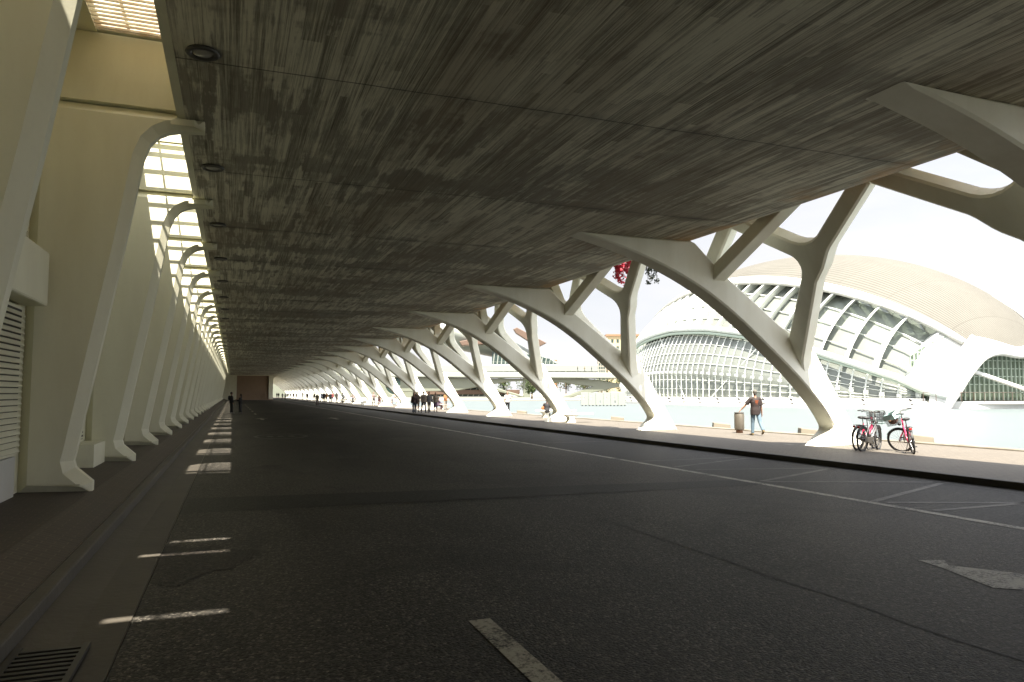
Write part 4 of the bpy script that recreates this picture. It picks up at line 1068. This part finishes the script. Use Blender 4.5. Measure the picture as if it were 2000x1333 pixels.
# group walking towards the camera
person((14.11, 60.1, .136), 182, 'stroll', 'long-haired woman in dark jacket and jeans walking at the front left of the group', 1.66, True, 'long', ('maroon_jacket', (.06, .03, .025)), .02, 'flared', DJEANS, 'long', ('brown_hair', (.05, .025, .015)), group='group strolling in the shade')
person((14.83, 59.8, .136), 180, 'walk', 'bald man in tan jacket and dark jeans at the front of the strolling group', 1.76, True, 'long', ('tan_jacket', (.20, .16, .11)), .02, 'trousers', DJEANS, 'short', ('bald_grey', (.34, .22, .16)), group='group strolling in the shade')
person((14.95, 62.6, .136), 185, 'walk', 'dark-haired figure in brown half hidden behind the woman in jeans', 1.72, False, 'short', ('brown_cloth', (.10, .07, .045)), .01, 'shorts', ('tan_shorts', (.26, .19, .12)), 'short', group='group strolling in the shade')
person((15.75, 61.6, .136), 178, 'stroll', 'figure in grey sweater half hidden behind the man in tan jacket', 1.72, False, 'long', GREY, .02, 'trousers', ('brown_trousers', (.10, .08, .06)), 'short', group='group strolling in the shade')
person((16.4, 61.9, .136), 184, 'stand', 'figure in pale scarf at the back right of the strolling group', 1.66, False, 'long', ('beige_cloth', (.42, .36, .28)), .01, 'skirt', ('purple_cloth', (.14, .08, .14)), 'bun', group='group strolling in the shade')
person((19.4, 72.35, .05), 80, 'sit', 'woman in purple sitting on a bench behind the strolling group', 1.66, False, 'long', ('purple_top', (.16, .10, .17)), .01, 'trousers', ('maroon_trousers', (.12, .05, .06)), 'short')
person((20.0, 71.6, .136), 150, 'hold', 'figure with orange bag and pale trousers standing right of the bench', 1.70, False, 'short', ('orange_top', (.55, .22, .06)), .01, 'trousers', ('cream_trousers', (.62, .55, .45)), 'short')
person((25.0-4.0, 68.0-11.5, .136), 200, 'hips', 'woman in white shirt and dark tie standing behind the fourth arch foot', 1.74, True, 'short', WHT, .012, 'trousers', BLK, 'short', ('brown_hair', (.05, .025, .015)))
person((19.55, 45.1, .05), 30, 'sit_low', 'figure in black and purple cap seated on the bench behind the arch', 1.70, True, 'short', BLK, .012, 'trousers', BLK, 'cap', ('purple_cap', (.14, .10, .16)), bag=('orange_bag', (.62, .20, .06), (-.28, .05, -.16), (.12, .16, .14)))
person((17.7, 99.0, .136), 170, 'hold', 'figure with dark backpack standing by a bench beyond the strolling group', 1.72, False, 'short', ('grey_pink', (.35, .28, .27)), .01, 'trousers', GREY, 'short', bag=('rucksack', (.02, .02, .02), (0, -.18, 0), (.13, .09, .18)))
person((18.4, 98.6, .136), 200, 'bend', 'figure in red shorts leaning over beside the backpack figure', 1.66, False, 'short', ('pale_pink', (.6, .48, .44)), .01, 'shorts', ('red_shorts', (.35, .08, .08)), 'short')
person((20.6, 101.0, .136), 90, 'bend', 'figure in white top and grey shorts bending over a bench', 1.70, False, 'short', WHT, .01, 'shorts', GREY, 'short')
far = [(540, 14.15, 262, 'stand', BLK, BLK), (544, 14.1, 251, 'stand', BLK, BLK), (551, 13.46, 221, 'walk', GREY, BLK), (556, 13.2, 204.6, 'stroll', WHT, BLK), (562, 14.37, 212, 'stand', WHT, ('pale_trousers', (.5, .48, .42))), (567, 15.55, 220, 'walk', WHT, GREY),
       (573, 15.8, 211.5, 'stroll', ('red_brown', (.25, .13, .09)), GREY), (578, 15.34, 196.3, 'walk', ('pale_yellow', (.6, .55, .4)), BLK), (586, 18.95, 210, 'stand', BLK, BLK), (591, 16.9, 195.7, 'photo', BLK, ('pale_trousers', (.5, .48, .42))), (600, 14.8, 161.1, 'stand', BLK, BLK),
       (613, 15.74, 156, 'walk', BLK, BLK), (619, 11.46, 109.3, 'stroll', ('tan_top', (.30, .25, .17)), ('dark_red', (.06, .02, .02))), (628, 14.7, 132.9, 'walk', ('pale_blue', (.5, .53, .58)), DJEANS), (632, 14.03, 123.8, 'phone', BLK, BLK), (637, 15.1, 129.5, 'hips', ('orange_top', (.55, .22, .06)), ('pale_trousers', (.5, .48, .42))),
       (645, 15.0, 123.4, 'pocket', GREY, BLK), (650, 17.4, 140, 'stand', ('red_top', (.4, .08, .08)), DJEANS), (657, 15.96, 123, 'phone', ('cream_top', (.6, .52, .44)), ('cream_trousers', (.62, .55, .45)))]
desc = ['in black, left of two by the far opening', 'in black, right of two by the far opening', 'in grey walking near the far opening', 'in white top and black trousers near the end wall corner', 'all in pale clothes far down the promenade', 'in white top walking far down the promenade',
        'in red-brown top far down the promenade', 'in pale yellow top and black trousers far away', 'in black standing far away at the pool side', 'in black top and pale trousers taking a picture', 'in black alone between two far arches', 'in black walking left of the tan and red figure',
        'in tan top and dark red trousers walking on the road edge', 'in pale blue top and jeans right of the road-edge walker', 'in black looking at a phone right of the pale blue figure', 'in orange top right of the black phone figure', 'in grey top and black trousers left of the long-haired one in cream', 'in red top half hidden behind others', 'in cream with long dark hair left of the cyclists']
for k, ((px, x, y, po, tc_, bc), dsc) in enumerate(zip(far, desc)):
    person((x, y, .136 if x > 13.8 else 0), 180+(-20 if k % 3 else 30) if k % 2 else 5, po, 'person '+dsc, 1.68+.02*(k % 5), False, 'long' if k % 2 else 'short', tc_, .01, 'trousers' if k % 3 else 'flared', bc, 'long' if k in (18, 9, 14) else 'short', group='people far down the promenade')
for k, (x, y, tc_, l1, l2) in enumerate([(16.3, 117.5, WHT, 'person in white top and dark trousers riding a bicycle far down the promenade', 'dark bicycle under the rider with white top far away'), (17.6, 116.0, ('pale_pink', (.6, .48, .44)), 'person in pale pink riding a bicycle behind the white-topped rider', 'dark bicycle under the rider in pale pink far away')]):
    person((x, y, .136-.0), -75, 'ride', l1, 1.72, False, 'short', tc_, .01, 'trousers', BLK if k == 0 else GREY, 'short', group='riders far down the promenade')
    bicycle('bicycle', l2, (x+.30, y-.08, .136), R(75), 0, 0, M['black'])

# ------------------------------------------------------------------ plants hanging over the deck edge
def hanging(name, lab, cat, mat, x, y0, y1, ztop, drop, n, size, grp=None, sg=.06):
    t = empty(name, (x, (y0+y1)/2, ztop)); tag(t, lab, cat, grp)
    rnd = random.Random(int(y0*100)); mb = MB(); st = MB()
    for s in range(9):
        yy = rnd.uniform(y0, y1)-t.location.y; L = drop*rnd.uniform(.45, 1); xx = rnd.uniform(-.1, .35); pts = []
        for j in range(6): pts.append(V((xx+.10*j/5*rnd.uniform(.5, 1.5), yy+rnd.uniform(-.10, .10)*j/3, .45-(L+.45)*j/5)))
        st.tube(pts, .008, 4)
        for _ in range(n//9):
            q = rnd.uniform(.25, 1); p = pts[min(5, int(q*5.99))]+V((rnd.gauss(0, sg), rnd.gauss(0, sg), rnd.gauss(0, sg)))
            a = V((rnd.gauss(0, 1), rnd.gauss(0, 1), rnd.gauss(0, 1))).normalized()*size*rnd.uniform(.6, 1.2); b_ = a.cross(V((rnd.gauss(0, 1), rnd.gauss(0, 1), rnd.gauss(0, 1)))).normalized()*a.length*.7
            mb.quad(p-a, p-b_, p+a, p+b_)
    mb.build('foliage', mat, t); st.build('stems', M['bark'], t)
hanging('bougainvillea', 'spray of red bougainvillea hanging from the slab edge', 'plant', M['petal'], 15.95, 27.75, 29.3, 7.85, 1.25, 1100, .075)
hanging('hanging_plant', 'dark trailing plant hanging just right of the red bougainvillea', 'plant', M['darkleaf'], 15.95, 25.9, 26.6, 7.85, 1.5, 900, .055)
hanging('hanging_plant', 'small dark trailing plant hanging left of the second arch strut', 'plant', M['darkleaf'], 15.95, 35.8, 36.9, 7.85, .9, 450, .06)

# ------------------------------------------------------------------ far background
rt_ = V((.9352, -.3542, 0)); fw_ = V((.3542, .9352, 0))
def far_place(lat, dist, z=0): return rt_*lat+fw_*dist+V((0, 0, z))
# footbridge: local x to the right of the view, y away
br = empty('footbridge', far_place(20, 262, -1.1), R(-20.74)); tag(br, 'white footbridge with pointed openings below its deck crossing behind the pool', 'bridge')
mb = MB(); mb.prism([(-75, 8.6), (75, 7.6), (75, 9.6), (-75, 10.6)], [], 9, .25, lambda u, v, w_: (u, w_, v)); mb.build('deck', M['farwhite'], br)
mb = MB(); arcs = [(-16, 8.9), (-14, 8.4), (0, 8.3), (10, 7.6), (19.2, 6.1), (18.7, 5.0), (4, 2.0), (-3, .2), (-16, .2)]
mb.prism(arcs, [[(-13.5, 7.0), (-2, 6.6), (9.0, 5.1), (1.5, 2.6), (-4, 1.0), (-13.5, 1.0)]], 5, .2, lambda u, v, w_: (u, w_+2, v)); mb.build('support', M['bridge'], br)
mb = MB(); mb.prism([(-60, 8.5), (-16, 7.9), (-16, 7.2), (-22, 6.9), (-40, 3.6), (-60, 3.2)], [], 5, .2, lambda u, v, w_: (u, w_+2, v)); mb.build('support', M['bridge'], br)
mb = MB()
for k in range(76): mb.bar((-75+2*k, .2, 10.6-k*.0133), (-75+2*k, .2, 11.6-k*.0133), .08)
mb.bar((-75, .2, 11.6), (75, .2, 10.6), .09); mb.bar((-75, .2, 11.1), (75, .2, 10.1), .05)
mb.build('railing', M['farwhite'], br)
for k, (px, tc_) in enumerate([(1.2, BLK), (3.0, ('red_top', (.4, .08, .08))), (4.6, GREY), (7.6, WHT), (11.6, BLK), (23.5, BLK), (26.0, ('tan_top', (.30, .25, .17))), (28.5, DJEANS), (36.5, ('orange_top', (.55, .22, .06)))]):
    p = far_place(px, 264, 10.25-(px-20)*.0133-.75)
    person(p, 90 if k % 2 else -90, 'stroll' if k % 3 else 'walk', ['person in black, farthest left on the footbridge', 'person in red, second from the left on the footbridge', 'person in grey, third from the left on the footbridge', 'person in white walking on the footbridge', 'person in black on the footbridge, right of the white top', 'person in black at the middle of the footbridge', 'person in tan top on the footbridge', 'person in dark blue on the footbridge right of the tan top', 'person in orange at the right of the footbridge'][k], 1.75, False, 'long', tc_, .02, 'trousers', BLK, 'short', group='people crossing the footbridge')
# opera house
op = empty('opera_house', far_place(-26, 300), R(-20.74)); tag(op, 'huge white curved opera house with dark slanted glazing behind the arches', 'building')
mb = MB(); mb.tube([(x, 8, z) for x, z in ((-110, 22), (-80, 30), (-40, 33), (0, 27), (24, 20), (36, 15.5), (48, 13))], [(14, 8), (18, 10), (18, 9), (14, 6.5), (10, 4.5), (7, 2.4), (2, .6)], 18, side=(0, 1, 0)); mb.build('upper_hull', M['farwhite'], op, True)
mb = MB(); mb.prism([(18, 13.2), (44, 13.2), (41, 15.4), (34, 17.0), (24, 17.8), (18, 18)], [], .6, .05, lambda u, v, w_: (u, -5.6+w_, v)); wb = mb.build('window_band', M['darkglass'], op)
for k in range(16): 
    x = 18.5+k*1.6; MB().bar((x, -5.75, 13.2), (x+.5, -5.75, 17.9-abs(x-20)*.11), .38, .3).build('mullion', M['farwhite'], wb)
mb = MB(); mb.prism([(-60, 10.0), (60, 10.0), (60, 13.0), (-60, 13.0)], [], 9, .3, lambda u, v, w_: (u, -9+w_, v)); mb.build('terrace', M['farwhite'], op)
mb = MB()
for k in range(60): mb.bar((-60+2*k, -8.8, 13), (-60+2*k, -8.8, 14), .08)
mb.bar((-60, -8.8, 14), (60, -8.8, 14), .1); mb.build('railing', M['farwhite'], op)
mb = MB(); mb.prism([(-28, 8.6), (-6, 7.0), (12, 4.2), (30, .0), (31.5, -.3), (31, .5), (14, 5.4), (-4, 9.2), (-28, 10.0)], [], 14, .2, lambda u, v, w_: (u, -16+w_, v)); mb.build('wing_roof', M['bridge'], op)
mb = MB(); mb.prism([(-28, .4), (27, .4), (12, 4.1), (-6, 6.9), (-14, 7.6), (-28, 8.5)], [], .5, .05, lambda u, v, w_: (u, -13+w_, v)); gl = mb.build('glazing', M['darkglass'], op)
for k in range(26):
    x = -27+k*2.1; zt = 8.4-max(0, x+14)*.09 if x < -6 else max(.9, 6.9-(x+6)*.19)
    if x < 25: MB().bar((x, -13.3, .4), (min(x+1.6, 26), -13.3, zt), .22, .3).build('mullion', M['farwhite'], gl)
mb = MB(); mb.prism([(-22, 1.2), (29, 1.2), (29, 3.0), (-22, 3.0)], [], .3, .05, lambda u, v, w_: (u, -13.9+w_, v)); mb.build('screen', M['brown'], op)
mb = MB(); mb.prism([(-70, -.2), (-12, -.2), (-12, 6.5), (-18, 9.6), (-26, 11), (-70, 12)], [[(-18.6+3.9*math.cos(2*PI*i/28), 4.4+3.3*math.sin(2*PI*i/28)) for i in range(28)]], 1.5, .2, lambda u, v, w_: (u, -17+w_, v)); fc = mb.build('oval_facade', M['bridge'], op)
mb = MB(); mb.prism([(-18.6+3.8*math.cos(2*PI*i/28), 4.4+3.2*math.sin(2*PI*i/28)) for i in range(28)], [], .3, .02, lambda u, v, w_: (u, -16.2+w_, v)); ov = mb.build('oval_window', M['darkglass'], op)
MB().box(-22.3, -14.9, -16.4, -16.21, 4.1, 4.7).build('transom', M['farwhite'], ov)
mb = MB(); mb.prism([(6, 20.5), (20, 21.5), (24, 24.5), (12, 23.6), (5, 22.2)], [], 6, .2, lambda u, v, w_: (u, -8+w_, v)); mb.build('brown_canopy', M['brown'], op)
mb = MB(); mb.prism([(26.5, 27.6), (28, 28.3), (40, 22.0), (36.5, 20.2), (27.5, 26)], [], 4, .2, lambda u, v, w_: (u, -2+w_, v)); mb.build('brown_fin', M['brown'], op)
# trees
def tree(x, y, h, r, lab, seed, mat=None, grp='trees behind the footbridge'):
    t = empty('leafy_tree', (x, y, 0)); tag(t, lab, 'tree', grp); rnd = random.Random(seed)
    mb = MB(); mb.tube([(0, 0, -.3), (.1, 0, h*.3), (-.05, .1, h*.6), (0, 0, h*.85)], [.28, .22, .14, .05], 7)
    cl = []
    for k in range(14):
        a = rnd.uniform(0, 2*PI); q = rnd.uniform(.2, .85)*r; c = V((q*math.cos(a), q*math.sin(a), h*rnd.uniform(.38, .92))); cl.append((c, r*rnd.uniform(.3, .5)))
        mb.tube([(0, 0, h*rnd.uniform(.25, .5)), c], [.09, .03], 5)
    mb.build('trunk', M['bark'], t, True); lf = MB()
    for c, rr in cl:
        for _ in range(75):
            d = V((rnd.gauss(0, 1), rnd.gauss(0, 1), rnd.gauss(0, 1))).normalized(); p = c+d*rr*rnd.uniform(.55, 1.1)
            a = V((rnd.gauss(0, 1), rnd.gauss(0, 1), rnd.gauss(0, .7))).normalized()*rnd.uniform(.14, .34); b_ = a.cross(V((rnd.gauss(0, 1), rnd.gauss(0, 1), rnd.gauss(0, 1)))).normalized()*a.length*.7
            lf.quad(p-a, p-b_, p+a, p+b_)
    lf.build('crown', mat or M['leaf'], t)
for k, (lat, dist, h, r) in enumerate([(5.5, 205, 5.8, 2.6), (14, 285, 8.5, 4.5), (21, 288, 9, 4.8), (28, 284, 8, 4.4), (35, 288, 9, 4.6), (43, 284, 8.5, 4.2), (5, 290, 9, 4.5), (-3, 288, 8, 4)]):
    p = far_place(lat, dist); tree(p.x, p.y, h, r, ['round green bush-like tree standing before the footbridge support'][0] if k == 0 else 'green tree behind the footbridge, '+ORD[[6, 2, 3, 4, 5, 6, 1, 0][k]]+' from the left', 50+k)
# far city
cb = empty('apartment_block', far_place(70, 430), R(-20.74)); tag(cb, 'cream apartment block with small windows rising left of the glass hall', 'building')
MB().box(-14, 10, 0, 14, 0, 35).build('wall', M['cream'], cb); MB().box(-15, 11, -1, 15, 35.02, 36).build('roof', M['terracotta'], cb)
for i in range(7):
    for j in range(3):
        mb = MB(); mb.box(-12+i*3.1, -10.6+i*3.1, -.08, -.01, 31-j*4, 33-j*4); mb.build('window', M['darkglass'], cb)
tb = empty('tower_block', far_place(52.5, 430), R(-20.74)); tag(tb, 'slim grey tower block beyond the right end of the footbridge', 'building')
MB().box(-2.2, 2.2, 0, 5, 0, 22).build('wall', M['stone'], tb)
for j in range(9):
    for i in range(3): MB().box(-1.8+i*1.3, -.9+i*1.3, -.07, -.01, 3+j*2.1, 4.4+j*2.1).build('window', M['darkglass'], tb)
ob = empty('brick_chimney', far_place(23.5, 400), 0); tag(ob, 'slender orange brick chimney beyond the left of the footbridge', 'chimney')
MB().lathe([(1.2, 0), (.9, 18.5), (1.05, 18.6), (1.05, 19.6), (.8, 19.7)], 14).build('shaft', M['terracotta'], ob)
